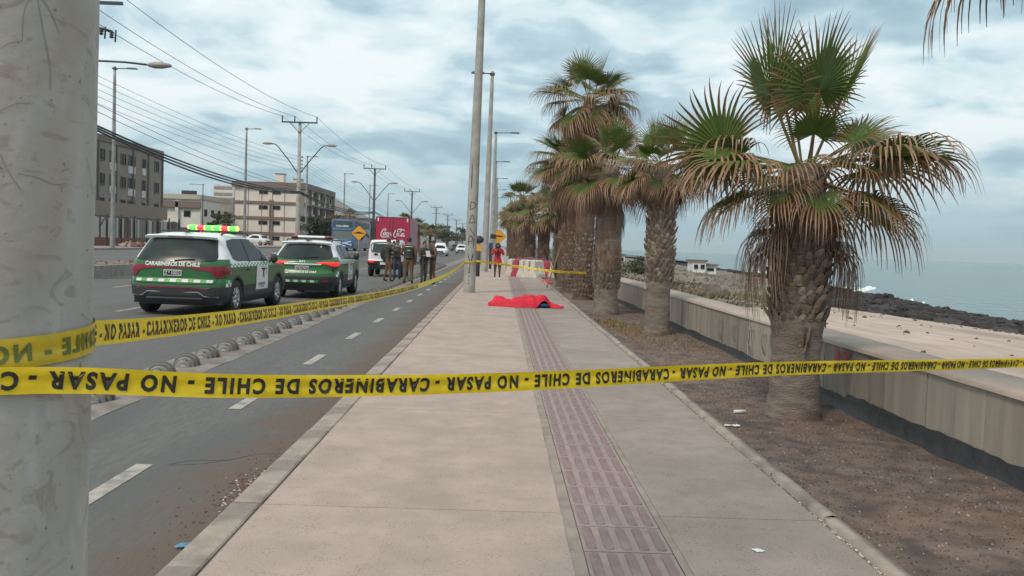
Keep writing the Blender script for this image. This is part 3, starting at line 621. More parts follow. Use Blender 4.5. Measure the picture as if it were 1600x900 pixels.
for lb, x, y, top, R_, v in FARP:
    palm(lb, x, y, top, .33, R_, ring('up', 5 if v == 1 else 9, 10)+ring('rise', 6, 35)+ring('flat', 7, 15)+ring('low', 8, 10)+ring('hang', 6, 0), skirt=(34, .9, top-.3), far=True, trunkmat='trunk_brown', smooth_to=.1)
for lb, x, y, top in (('dark palm on the median far beyond the policemen', -11.5, 126, 3.9), ('shorter palm on the median beside the first', -10.6, 135, 3.3), ('palm top showing above the blue coach', -27.8, 165, 6.2), ('palm top showing just above the red truck', -16.1, 150, 5.3)):
    palm(lb, x, y, top, .2, .85, ring('up', 4, 10)+ring('rise', 6, 35)+ring('flat', 7, 15)+ring('low', 6, 10), skirt=(16, top-2.6, top-.4), far=True, trunkmat='trunk_brown', smooth_to=.1, group='palms beyond the vehicles', z0=.1)
# small spiky plant beside the barriers
def plant(name, label, cat, x, y, z, n, h, w, m, sp=.5):
    b = MB(); r = random.Random(int(x*9+y))
    for i in range(n):
        a = r.random()*6.28; k = r.uniform(.1, sp); hh = h*r.uniform(.6, 1); dx_, dy_ = cos(a)*k*h, sin(a)*k*h; sx, sy = -sin(a)*w, cos(a)*w
        b.add([(-sx*.5, -sy*.5, 0), (sx*.5, sy*.5, 0), (dx_*.4+sx, dy_*.4+sy, hh*.55), (dx_*.4-sx, dy_*.4-sy, hh*.55), (dx_, dy_, hh)], [(0, 1, 2, 3), (3, 2, 4)], i % len(m))
    return tag(b.build(name, m, loc=(x, y, z)), label, cat)
mat('agave', (.05, .10, .045), .6, (.08, .13, .05), 4); mat('bush_dark', (.035, .045, .025), .9); mat('bush_mid', (.07, .08, .035), .9)
plant('yucca_plant', 'spiky green plant growing right behind the red barriers', 'plant', 2.6, 41, -.05, 60, 1.7, .035, [M('agave')], .45)
def bush(name, label, cat, x, y, z, rx, rz_, n, leaf, mats, trunk=0, group=None, ry=None):
    """crown of many leaf sized faces in clumps, irregular outline"""
    t = thing(name, label, cat, (x, y, z), 0, group); r = random.Random(int(x*31+y*7)); ry = ry or rx
    if trunk:
        b = MB(); b.tube([(0, 0, -.2), (.05, 0, trunk*.5), (0, .03, trunk+rz_*.5)], [.14, .1, .05], 7)
        for k in range(4): a = k*1.6; b.tube([(0, 0, trunk*.7), (cos(a)*rx*.3, sin(a)*ry*.3, trunk+rz_*.5), (cos(a)*rx*.6, sin(a)*ry*.6, trunk+rz_*1.1)], [.06, .04, .015], 5)
        b.build('trunk', M('trunk_brown'), t)
    b = MB(); cl = [(r.gauss(0, .42)*rx, r.gauss(0, .42)*ry, trunk+rz_*(.15+r.random()*1.5), r.uniform(.22, .5)*rx) for _ in range(14)]
    for i in range(n):
        c = r.choice(cl); v = Vector((r.gauss(0, 1), r.gauss(0, 1), r.gauss(0, 1))).normalized()*c[3]*r.random()**.4; p = Vector(c[:3])+Vector((v.x, v.y, v.z*.7*rz_/rx if rx else v.z)); p.z = max(.02, p.z)
        a = Vector((r.gauss(0, 1), r.gauss(0, 1), r.gauss(0, 1))).normalized()*leaf; q = a.orthogonal().normalized()*leaf*.5
        b.add([p-a, p+q, p+a, p-q], [(0, 1, 2, 3)], (cl.index(c)) % len(mats))
    b.build('crown', mats, t); return t
BG = [M('bush_dark'), M('bush_mid'), mat('bush_olive', (.085, .085, .045), .9)]
bush('shrub', 'dark green bush on the dune behind the sea wall', 'shrub', 8.3, 52, -.25, 1.3, .8, 1500, .09, BG)
bush('shrub', 'low trailing bush beside the dune path', 'shrub', 8.6, 47, -.5, 1.6, .25, 900, .07, BG)
bush('tree', 'bushy olive tree beside the cream apartment block and the coach', 'tree', -25.5, 128, .3, 3.2, 1.9, 2600, .22, BG, 1.0)
bush('tree', 'dark tree between the white house and the cream apartments', 'tree', -45.5, 148, .3, 2.2, 1.6, 1500, .2, BG, 2.0)
for i, (x, y, s_) in enumerate(((-29, 150, 3), (-27, 175, 3.4), (-23, 200, 3.5), (-20, 240, 4.5), (-13, 215, 3), (-12.5, 260, 4), (-9, 300, 4), (-26, 215, 4), (-19, 300, 5))):
    bush('tree', ['dusty dark tree behind the blue coach', 'dark tree further behind the coach', 'low tree left of the red truck in the distance', 'distant dark tree behind the red truck', 'distant tree on the median behind the policemen', 'far tree on the median beyond the policemen', 'farthest tree by the vanishing road', 'far tree between the coach and the truck', 'faraway tree clump on the left of the road end'][i], 'tree', x, y, .2, s_, s_*.55, 1300, .26, BG, s_*.5, 'trees far along the road')
mb = MB(); r = random.Random(21)
for i in range(2600):   # dry scrub and stones over the dumped earth
    y = 22+r.random()**1.2*110; x = r.uniform(4.5, min(.30*y+1, 26)); z = terr(x, y)
    if fn(x*.22, y*.12, 6) < -.05 and r.random() < .8: continue
    s_ = r.uniform(.05, .16)*(1+y/90)
    if i % 4 == 0: V_, F_ = RV[i % 5]; mb.add([(x+v.x*s_*.6, y+v.y*s_*.6, z+v.z*s_*.5) for v in V_], F_, 3)
    else:
        for q in range(5):
            a = r.random()*6.3; mb.add([(x+cos(a)*.03, y, z), (x-.03, y+.02, z), (x+cos(a)*s_, y+sin(a)*s_, z+s_*r.uniform(.6, 1.3))], [(0, 1, 2)], i % 3)
tag(mb.build('dune_scrub', [mat('scrub_straw', (.24, .19, .12), .95), mat('scrub_brown', (.14, .11, .08), .95), mat('scrub_green', (.09, .095, .05), .95), M('stone_brown')]), 'dry scrub and stones scattered over the brown dunes behind the sea wall', 'scrub', kind='stuff')
# concrete block on the dunes
b = MB(); b.grid(lambda u, v: (u*1.9, v*.0, 0), 1, 1); b = MB(); b.prism([(0, 0), (.55, -.05), (.62, .35), (.05, .4)], 0, .42); o = b.build('rubble_block', mat('rubble', (.24, .20, .17), .95, (.13, .11, .1), 5, .6, 12), loc=(6.75, 29.5, terr(6.7, 29.5)-.08)); tag(o, 'broken concrete block lying on the dunes behind the sea wall', 'block')

# ================================================================== POLES, LAMPS, WIRES
def arcpts(p0, p1, p2, n=8): return [Vector(p0)*(1-t)**2+Vector(p1)*2*t*(1-t)+Vector(p2)*t*t for t in [i/n for i in range(n+1)]]
def lamppole(label, x, y, H_=10.6, r0=.19, r1=.1, z0=0, arms=((1, 1.5),), lean=0, spikes=False, group='tall concrete lamp posts along the sea front', mt_='concrete_pole'):
    t = thing('street_lamp', label, 'street lamp', (x, y, z0), 0, group)
    b = MB(); b.lathe([(lerp(r0, r1, k/12), lerp(-.1, H_, k/12)) for k in range(13)]+[(0, H_+.02)], n=24); 
    b.v = [(vx+lean*vz, vy, vz) for vx, vy, vz in b.v]; b.build('pole', M(mt_), t)
    for d, ln in arms:
        b = MB(); zt = H_-.15; b.tube([(lean*zt, 0, zt), (lean*zt+d*ln, 0, zt+.04)], .035, 6); b.box((lean*zt, 0, zt), (.28, .28, .1)); b.build('arm', M('metal_dark'), t)
        b = MB(); b.box((lean*zt+d*(ln+.3), 0, zt+.05), (.75, .28, .09), taper=.8)
        b.build('lamp_head', M('metal_dark'), t)
        if spikes:
            b = MB()
            for k in range(16): xx = lean*zt+d*(.3+k*.11); b.tube([(xx, 0, zt+.08), (xx+.01, 0, zt+.3)], .006, 3)
            b.build('bird_spikes', M('metal_grey'), t)
    return t
# nearest pole: detailed
t = thing('street_lamp', 'huge scuffed concrete lamp post filling the left edge, wrapped with yellow tape', 'street lamp', (-1.035, 1.80, 0), 0, 'tall concrete lamp posts along the sea front')
b = MB(); b.grid(lambda u, v: ((lerp(.203, .180, v**1.6)+.0012*fn(cos(u*6.283)*3, sin(u*6.283)*3, v*40))*cos(u*2*pi) if u < 1 else (lerp(.203, .180, v**1.6)+.0012*fn(3, 0, v*40)), (lerp(.203, .180, v**1.6)+.0012*fn(cos(u*6.283)*3, sin(u*6.283)*3, v*40))*sin(u*2*pi) if u < 1 else 0, v*4.2-.05), 64, 50)
b.lathe([(.180, 4.15), (.10, 10.6), (0, 10.62)], n=24)
def nearpole():
    m = bpy.data.materials.new('scuffed_concrete'); m.use_nodes = True; t_ = m.node_tree; n = t_.nodes; l = t_.links; bs = n['Principled BSDF']; bs.inputs['Roughness'].default_value = .75
    g = n.new('ShaderNodeTexCoord')
    def NZ(sc, det, st, dist=0, off=(0, 0, 0)):
        mp = n.new('ShaderNodeMapping'); mp.inputs['Scale'].default_value = st; mp.inputs['Location'].default_value = off; l.new(g.outputs['Object'], mp.inputs[0])
        x = n.new('ShaderNodeTexNoise'); x.inputs['Scale'].default_value = sc; x.inputs['Detail'].default_value = det; x.inputs['Distortion'].default_value = dist; l.new(mp.outputs[0], x.inputs[0]); return x.outputs[0]
    def MR(s, a, b_, c=0, d=1):
        x = n.new('ShaderNodeMapRange'); x.inputs[1].default_value = a; x.inputs[2].default_value = b_; x.inputs[3].default_value = c; x.inputs[4].default_value = d; l.new(s, x.inputs[0]); return x.outputs[0]
    def MX(f_, a, b_):
        x = n.new('ShaderNodeMix'); x.data_type = 'RGBA'; l.new(f_, x.inputs[0])
        if isinstance(a, tuple): x.inputs[6].default_value = (*a, 1)
        else: l.new(a, x.inputs[6])
        x.inputs[7].default_value = (*b_, 1); return x.outputs[2]
    c = MX(MR(NZ(5, 6, (1, 1, .5), .4), .35, .65), (.40, .385, .355), (.31, .295, .27))
    c = MX(MR(NZ(9, 4, (1, 1, .35), .8, (3, 1, 0)), .56, .72, 0, .65), c, (.46, .455, .43))
    # diagonal trowel and scrape marks
    c = MX(MR(NZ(7, 5, (1.2, 1.2, 2.2), 2.2, (1, 7, 2)), .57, .66, 0, .6), c, (.235, .195, .16))
    c = MX(MR(NZ(60, 2, (1, 1, 1)), .69, .74, 0, .7), c, (.10, .09, .08))
    c = MX(MR(NZ(3, 3, (1, 1, .6), 1, (9, 9, 3)), .56, .70, 0, .5), c, (.29, .225, .18))
    l.new(c, bs.inputs['Base Color']); bp = n.new('ShaderNodeBump'); bp.inputs['Strength'].default_value = .25; bp.inputs['Distance'].default_value = .01
    l.new(NZ(30, 6, (1, 1, 1)), bp.inputs['Height']); l.new(bp.outputs[0], bs.inputs['Normal']); return m
b.v = [(vx+.014*(vz-.86), vy, vz) for vx, vy, vz in b.v]; b.build('pole', nearpole(), t)
b = MB(); PR = lambda z: lerp(.203, .180, ((z+.05)/4.2)**1.6)
def onp(u, v):   # u = angle in degrees on the pole, v = height
    a = radians(u); r = PR(v)+.0012; return (r*cos(a)+.014*(v-.86), r*sin(a), v)
def strokes_deg(mb, lines, wd): 
    # strokes in (deg, z); widths scaled so that 1 deg ~ 3.2 mm
    k = .0032
    strokes(mb, [[(a*k, z) for a, z in ln] for ln in lines], wd, lambda u, v: onp(u/k, v))
strokes_deg(b, [[(-45, 1.84), (-44, 1.90), (-38, 1.925), (-32, 1.91), (-25, 1.87)], [(-45, 1.84), (-52, 1.83), (-62, 1.80)], [(-38, 1.925), (-34, 1.86), (-30, 1.80), (-30, 1.76)], [(-70, 1.66), (-58, 1.70), (-48, 1.725), (-40, 1.73)],
               [(-66, 1.66), (-56, 1.64), (-50, 1.60), (-44, 1.57)], [(-46, 1.60), (-36, 1.595), (-26, 1.585), (-18, 1.59)], [(-58, 1.57), (-56, 1.60), (-53, 1.62)]], .0013)
b.build('scratch', mat('scratch_brown', (.27, .225, .185), .9), t)
b = MB(); b.tube([(.1, 0, 10.4), (1.6, 0, 10.5)], .035, 6); b.build('arm', M('metal_dark'), t)
b = MB(); b.box((1.9, 0, 10.5), (.75, .28, .09), taper=.8); b.build('lamp_head', M('metal_dark'), t)
t = lamppole('second lamp post with black graffiti scrawled down it, standing left of the red sheet', -.93, 27.8, 10.6, .19, .09, lean=.012, arms=((1, 1.2),))
b = MB()
def onq(u, v): # letters on the camera facing side
    a = -pi/2+.03+u/.17; r = lerp(.19, .09, (v+.1)/10.7)+.004; return (r*cos(a)+.012*v, r*sin(a), v)
def gl(lines, cx, cz, s_, w=.018): strokes(b, [[(cx+x*s_, cz+z*s_*1.5) for x, z in ln] for ln in lines], w, onq)
gl([[(-.4, 0), (-.4, 1)], [(-.5, 1), (.4, .8), (.5, .4), (-.4, 0)]], 0, 2.55, .17)           # D
gl([[(-.5, 0), (0, 1), (.5, 0)], [(-.5, 0), (.5, .05)]], 0, 2.15, .17)                      # A
gl([[(-.6, 1), (.5, 0)]], .03, 1.75, .17)
gl([[(-.5, 0), (-.4, 1), (.1, 1.1), (.3, .6)], [(-.5, .5), (.2, .5)], [(.5, 1.0), (.4, -.3)]], 0, 1.45, .17)
gl([[(-.5, 1), (0, 0), (.5, 1)], [(0, 0), (-.1, -1.2)], [(.4, .9), (.1, .1)]], 0, .95, .17)
for z in (.62, .5, .38, .28): gl([[(-.1, 0), (.1, .1)]], -.02, z, .12, .03)
gl([[(-.2, 0), (-.3, 3)]], -.03, 3.2, .17, .03)
b.build('graffiti', M('black'), t)
lamppole('third lamp post, between the second post and the woman in red', -.86, 50.2, 11.1, .20, .09, lean=.008, arms=((-1, .5),))
lamppole('fourth lamp post with bird spikes on its arm', -.72, 71.4, 10.5, .2, .09, lean=.006, arms=((1, 1.2),), spikes=True)
for k, lb in enumerate(('fifth lamp post down the pavement', 'sixth lamp post down the pavement', 'seventh lamp post down the pavement', 'eighth and smallest lamp post down the pavement')):
    lamppole(lb, -.75, 95+24*k, 10.4, .2, .09, arms=((1, .8),))
for k, (y, lb) in enumerate(((63.5, 'grey lamp post on the far pavement in front of the brown flats'), (96, 'grey lamp post rising in front of the cream flats'), (126, 'grey lamp post just right of the cross-armed pole'), (156, 'slim lamp post above the blue coach'), (186, 'slim lamp post left of the second cross-armed pole'), (216, 'distant lamp post beyond the red truck'))):
    lamppole(lb, -27.3, y, 12.65, .17, .09, z0=.35, arms=((1, .9),), group='slim lamp posts on the far side', mt_='metal_grey')
lamppole('short curved lamp behind the white house', -49, 148, 9.5, .1, .06, z0=.3, arms=((-1, 1.6),), group='slim lamp posts on the far side', mt_='metal_dark')
# median utility poles with cross arm and twin lamps
def utility(label, x, y, top, dark=False, lamps=True, ins=True, dz=.26, armw=2.6, third=False, box=False):
    t = thing('utility_pole', label, 'utility pole', (x, y, dz), 0, 'cross-armed poles along the median')
    H_ = top-dz; mm = 'metal_dark' if dark else 'concrete_pole'
    b = MB(); b.lathe([(.19, -.2), (.17, H_*.3), (.11, H_), (0, H_+.01)], n=14); b.build('pole', M(mm), t)
    b = MB(); zc = H_-.05
    b.box((0, -.16, zc), (armw, .1, .1)); b.tube([(-.75, -.16, zc), (0, -.14, zc-.75)], .025, 5); b.tube([(.75, -.16, zc), (0, -.14, zc-.75)], .025, 5); b.build('cross_arm', M('metal_dark'), t)
    for xx in (-armw/2+.05, -.35, armw/2-.05): b = MB(); b.lathe([(.03, 0), (.05, .05), (.035, .1), (.06, .16), (.035, .22), (.055, .3), (.02, .42)], (xx, -.16, zc+.05), 8); b.build('insulator', M('plastic_dark'), t)
    if lamps:
        for d in (-1, 1):
            z0 = H_-3.7; b = MB(); b.tube([(d*.1, 0, z0), (d*.8, 0, z0+.95), (d*1.55, 0, z0+1.85), (d*1.75, 0, z0+2.02), (d*2.0, 0, z0+2.06)], [.04]*5, 7); b.build('lamp_arm', M('metal_dark'), t)
            b = MB(); b.lathe([(.02, -.05), (.09, .0), (.13, .2), (.13, .45), (.07, .68), (0, .72)], (0, 0, 0), 10, axis='x', sc=(1, .75)); b.v = [(d*(2.0+vx), vy, z0+2.07+vz) for vx, vy, vz in b.v]; b.build('lamp_head', mat('lamp_shell', (.32, .29, .25), .5), t)
    if third:
        b = MB()
        for zz in (H_-1.4,): b.box((0, -.16, zz), (armw*.7, .1, .1))
        b.build('lower_arm', M('metal_dark'), t)
    if box: b = MB(); b.box((0, -.3, H_*.45), (.5, .4, .6)); b.build('transformer', M('metal_dark'), t)
    return t
UX = -14.9
UP = [(66, 9.95), (105, 9.9), (149, 9.9), (205, 9.6), (250, 9.4), (300, 9.4), (350, 9.4), (410, 9.4), (480, 9.4)]
ul = ['nearest cross-armed pole with twin lamps, in front of the cream flats', 'dark cross-armed pole with twin lamps above the coach', 'dark cross-armed pole with twin lamps right above the red truck', 'dark pole with hanging hardware right of the truck', 'fifth cross-armed pole receding down the median', 'sixth cross-armed pole receding down the median', 'seventh cross-armed pole receding down the median', 'eighth cross-armed pole receding down the median', 'last tiny cross-armed pole where the road vanishes']
for i, ((y, tp), lb) in enumerate(zip(UP, ul)): utility(lb, UX, y, tp, dark=i > 0, lamps=i < 3, third=i >= 3, box=i in (3, 5))
# near median pole partly behind the huge post
t = thing('utility_pole', 'thick median pole with dark painted foot peeking out beside the huge post', 'utility pole', (-14.35, 31, .26), 0, 'cross-armed poles along the median')
b = MB(); b.lathe([(.25, -.2), (.23, 2.2), (.15, 9.6), (0, 9.62)], n=20); b.build('pole', M('concrete_pole'), t)
b = MB(); b.lathe([(.262, -.1), (.256, .98)], n=20); b.build('painted_foot', M('plastic_dark'), t)
b = MB(); b.box((0, -.1, 1.95), (.62, .6, .85)); b.build('meter_box', M('metal_dark'), t)
b = MB(); b.box((-.1, -.16, 1.95), (.50, .52, .75)); b.build('box_side', mat('rust_orange', (.25, .12, .04), .8), t)
b = MB(); b.tube([(.1, 0, 6.85), (.5, -.02, 7.02), (1.4, -.05, 7.0), (2.3, -.05, 6.93)], .035, 8); b.build('lamp_arm', M('metal_dark'), t)
b = MB(); b.lathe([(.02, -.08), (.09, 0), (.15, .2), (.15, .45), (.08, .72), (0, .78)], (2.2, -.05, 6.94), 14, axis='x', sc=(1, .75)); b.build('lamp_head', M('lamp_shell'), t)
b = MB(); b.tube([(.1, -.1, 8.2), (.95, -.1, 8.0)], .05, 6)
for k, xx in enumerate((.35, .6, .95)):
    b.lathe([(.03, 0), (.09, .04), (.03, .08), (.09, .12), (.03, .16), (.09, .2), (.03, .24)], (xx, -.12, 7.97-.1*k), 8); b.tube([(xx+.12, -.12, 7.85-.1*k), (xx+.14, -.12, 8.25-.1*k)], .03, 5)
b.build('fuse_cutout', M('plastic_dark'), t)
b = MB(); b.box((0, -.1, 8.95), (2.6, .1, .1)); b.build('cross_arm', M('metal_dark'), t)
# rack pole on the far side
t = thing('utility_pole', 'thin far side pole with a rack of spool insulators behind the nearest cross-armed pole', 'utility pole', (-25.6, 114, .3), 0)
b = MB(); b.lathe([(.16, -.2), (.09, 11.7), (0, 11.7)], n=12); b.build('pole', M('concrete_pole'), t)
for k in range(5): b = MB(); b.lathe([(.05, -.1), (.12, 0), (.05, .1)], (.25, -.1, 11.4-.45*k), 8); b.build('insulator', M('plastic_dark'), t)
# wires
def wire(mb, p, q, sag, r, n=22):
    p = Vector(p); q = Vector(q); mb.tube([p.lerp(q, i/n)-Vector((0, 0, 4*sag*(i/n)*(1-i/n))) for i in range(n+1)], r, 4, cap=False)
allp = [(31, 9.5)]+UP
def wires(label, offs, name='power_line'):
    for i in range(len(allp)-1):
        b = MB()
        for x, dz in offs: wire(b, (UX+x, allp[i][0]-.16, allp[i][1]+dz), (UX+x, allp[i+1][0]-.16, allp[i+1][1]+dz), .55, .014 if i < 1 else .014)
        tag(b.build(name, M('metal_dark')), label+[' from the near median pole to the first cross-armed pole', ' between the first and second cross-armed poles', ' between the second and third cross-armed poles', ' running on past the red truck', ' running toward the vanishing point', ' far down the median', ' farther down the median', ' nearly at the road end', ' at the very end of the road'][i], 'wires', 'overhead wires')
wires('three thin overhead wires', [(-1.25, .37), (-.35, .37), (1.25, .37)])
for i in range(len(allp)-1):
    b = MB(); ya, yb = allp[i][0], allp[i+1][0]; za = 5.45 if i == 0 else 4.9; zb = 4.9
    for k in range(3): wire(b, (UX+.15, ya, za-.07*k), (UX+.15, yb, zb-.06*k), .55+.08*k, .04 if i < 2 else .03)
    wire(b, (UX+.15, ya, za+.5), (UX+.15, yb, zb+.25), .45, .012); wire(b, (UX+.15, ya, za+.75), (UX+.15, yb, zb+.3), .35, .012)
    tag(b.build('cable_bundle', M('black')), 'thick sagging black cable bundle, '+['nearest span in front of the brown flats', 'second span beside the cream flats', 'third span above the coach', 'fourth span behind the red truck', 'fifth span in the distance', 'sixth span in the distance', 'seventh span in the distance', 'eighth span in the distance', 'last span in the distance'][i], 'wires', 'cable bundles along the median')
b = MB()
for k in range(5): wire(b, (-25.3, 40, 11.75-.42*k), (-25.3, 114, 11.7-.45*k), .9, .014)
tag(b.build('power_line', M('metal_dark')), 'five parallel thin wires crossing the sky in front of the brown flats', 'wires', 'overhead wires')
b = MB()
for k in range(4): wire(b, (-25.3, 114, 11.7-.45*k), (-24, 190, 9.9-.4*k), .9, .014)
tag(b.build('power_line', M('metal_dark')), 'thin wires descending behind the nearest cross-armed pole toward the coach', 'wires', 'overhead wires')

# ================================================================== BUILDINGS
mat('bld_brown', (.265, .222, .19), .9, (.225, .19, .165), .8); mat('bld_cream', (.72, .65, .57), .9, (.64, .575, .50), .5); mat('bld_trim', (.20, .15, .125), .9)
mat('bld_white', (.70, .67, .60), .9, (.60, .57, .51), .6); mat('bld_grey', (.30, .28, .26), .9, (.22, .2, .19), .7); mat('curtain', (.60, .60, .60), .9, (.45, .45, .45), 3); mat('bld_side', (.26, .22, .19), .9, (.18, .15, .13), .6)
def window(parent, c, w, h, face, pane='glass_dark', frame='white_flat', sill=None):
    """face: 'x' looks toward +X, 'y' looks toward -Y"""
    b = MB(); x, y, z = c; fr = .08
    parts = [((0, h/2-fr/2), (w, fr)), ((0, -h/2+fr/2), (w, fr)), ((-w/2+fr/2, 0), (fr, h-2*fr)), ((w/2-fr/2, 0), (fr, h-2*fr)), ((0, 0), (fr*.7, h-2*fr))]
    for (u, v), (a, d) in parts:
        if face == 'x': b.box((x+.03, y+u, z+v), (.12, a, d))
        else: b.box((x+u, y-.03, z+v), (a, .12, d))
    o = b.build('window', M(frame), parent)
    b = MB()
    if face == 'x': b.box((x+.012, y, z), (.02, w-2*fr, h-2*fr))
    else: b.box((x, y-.012, z), (w-2*fr, .02, h-2*fr))
    b.build('pane', M(pane), o)
    if sill:
        b = MB()
        if face == 'x': b.box((x+.05, y, z-h/2-sill/2), (.10, w, sill))
        else: b.box((x, y-.05, z-h/2-sill/2), (w, .1, sill))
        b.build('spandrel', M('curtain'), o)
    return o
# brown flats, facade faces the street
t = thing('apartment_building', 'grey brown block of flats with pale panels under its windows, at the left edge', 'building', (0, 0, 0))
b = MB(); b.b2(-59, -45, 82, 119.5, -.4, 11.6); b.build('wall', M('bld_brown'), t)
b = MB(); b.b2(-59.2, -44.85, 81.8, 119.7, 11.6, 12.3); b.build('parapet', mat('bld_brown2', (.17, .14, .12), .9), t)
for fl in range(4):
    zc = 10.1-fl*2.72
    for y, w in ((84.5, 1.6), (87.5, 1.3), (91, 1.8), (94.5, 1.3), (98.2, 1.9), (101.6, 1.5), (104.6, 2.1), (107.3, 1.5), (109.7, 2.1), (113.4, 1.1), (117.6, 1.5)):
        window(t, (-45, y, zc), w, 1.35 if w > 1.2 or fl % 2 else 1.2, 'x', sill=.85 if w in (1.6, 1.8, 1.9, 2.1, 1.1) else None, pane='glass_dark', frame='bld_brown2')
b = MB()
for k in range(9): yy = 81.8+k*4.71; b.b2(-44.98, -44.82, yy-.12, yy+.12, .5, 11.6)
b.build('pilaster', M('bld_brown2'), t)
# low shops
t = thing('shop_row', 'low grey and white shop row with brown band, in front of the brown flats', 'building', (0, 0, 0))
b = MB(); b.b2(-44, -38.6, 70, 103, -.4, 3.5); b.build('wall', M('bld_white'), t)
b = MB(); b.b2(-44.3, -38.2, 69.8, 103.3, 3.0, 4.4); b.build('fascia', mat('bld_brown3', (.25, .195, .16), .9), t)
for k in range(6): b = MB(); b.b2(-38.62, -38.45, 84+k*3.1, 84.22+k*3.1, 0, 3.0); b.build('pilaster', M('bld_white'), t)
for k in range(5): b = MB(); b.b2(-38.6, -38.5, 84.5+k*3.1, 86.8+k*3.1, .2, 2.7); b.build('shutter', mat('shutter_dark', (.06, .06, .062), .7), t)
b = MB(); b.prism([(-42, 75), (-40, 75), (-40, 88), (-42, 88)], 4.4, 5.0); b.build('roof_sheet', mat('rust_roof', (.28, .20, .16), .9, (.16, .12, .1), 2), t)
# fence
t = thing('fence', 'patched fence of boards and mesh with red brick foot before the shops', 'fence', (0, 0, 0))
b = MB(); b.b2(-35.6, -35.3, 66, 100, .1, .95); b.build('brick_foot', mat('brick_red', (.20, .085, .07), .95, (.15, .08, .065), 3), t)
bmats = [mat('board_brown', (.12, .085, .07), .9), mat('board_grey', (.20, .19, .175), .9), mat('board_pale', (.44, .42, .38), .9)]
for k in range(84):
    y = 66+k*.4; m_ = bmats[2] if y < 82 and k % 5 < 4 else random.choice(bmats); b = MB(); b.box((-35.42+random.uniform(-.02, .02), y+.18, 1.85), (.04, .37, 1.85+random.uniform(-.15, .12))); b.build('board', m_, t)
for k in range(12): b = MB(); b.box((-35.3, 66+k*3, 1.6), (.12, .12, 3.0)); b.build('post', M('metal_dark'), t)
b = MB(); b.tube([(-35.3, 79.5, 1.9), (-34.9, 79.6, 2.7), (-34.6, 79.7, 2.75)], .05, 5); b.build('bracket', M('metal_dark'), t)
b = MB()
for i in range(70): V_, F_ = RV[i % 5]; s_ = random.uniform(.08, .26); x = -29.6+random.gauss(0, .5); y = 73.5+random.gauss(0, .9); b.add([(x+v.x*s_, y+v.y*s_, .34+v.z*s_+abs(random.gauss(0, .12))) for v in V_], F_, i % 2)
tag(b.build('rubble', [mat('rubble_pink', (.42, .32, .28), .95), M('brick_red')]), 'pile of pale broken rubble on the far pavement', 'rubble', kind='stuff')
b = MB(); r = random.Random(8)
for i in range(420): V_, F_ = RV[i % 5]; s_ = r.uniform(.015, .06); y = 30+r.random()*60; x = r.uniform(-16.4, -14.5); b.add([(x+v.x*s_, y+v.y*s_, .27+v.z*s_) for v in V_], F_, i % 2)
tag(b.build('median_rubble', [M('brick_red'), M('dirt')]), 'red crumbs and stones scattered on the median', 'rubble', kind='stuff')
# white house
t = thing('house', 'two storey white house with flat roof, between the brown flats and the cream block', 'house', (0, 0, 0))
b = MB(); b.b2(-57, -50, 150, 166, -.2, 7.3); b.build('wall', M('bld_white'), t)
b = MB(); b.b2(-57.3, -49.8, 149.6, 166.3, 7.3, 8.1); b.build('parapet', mat('bld_cream2', (.45, .41, .35), .9), t)
b = MB(); b.b2(-57.2, -49.9, 149.5, 150, 5.9, 6.9); b.build('recess', M('bld_trim'), t)
window(t, (-52.2, 150, 4.9), 1.1, 1.0, 'y', frame='metal_dark'); window(t, (-51.7, 150, 1.9), 3.6, 1.5, 'y'); window(t, (-55.8, 150, 1.7), 1.6, 2.0, 'y', frame='metal_dark')
for k in range(4): window(t, (-50, 152.5+k*3.6, 5.2), 1.4, 1.2, 'x', frame='metal_dark'); window(t, (-50, 152.5+k*3.6, 2.0), 1.4, 1.3, 'x')
b = MB(); b.box((-53.8, 149.7, 3.5), (.5, .4, 7)); b.build('column', M('bld_white'), t)
b = MB(); b.box((-54, 156, 8.6), (2.2, 1.4, .8)); b.build('tank', M('plastic_dark'), t)
b = MB(); b.b2(-58, -48.5, 144, 144.3, .1, 2.6); o = b.build('yard_wall', M('shutter_dark')); tag(o, 'dark yard wall below the white house', 'wall')
# grey far flats
t = thing('apartment_building', 'grey far block of flats glimpsed between the white house and the cream block', 'building', (0, 0, 0))
b = MB(); b.b2(-90, -64, 215, 232, 0, 10.5); b.build('wall', M('bld_grey'), t)
for fl in range(4):
    for k in range(6): window(t, (-87+k*4, 215, 9-fl*2.6), 1.6, 1.3, 'y', frame='bld_white')
t = thing('tower_block', 'pale distant tower block above the grey flats', 'building', (0, 0, 0))
b = MB(); b.b2(-128, -119, 400, 412, 0, 24); b.build('wall', M('bld_white'), t)
for fl in range(7): b = MB(); b.b2(-127.5, -119.5, 399.9, 400, 5+fl*2.8, 6.4+fl*2.8); b.build('window_band', M('bld_grey'), t)
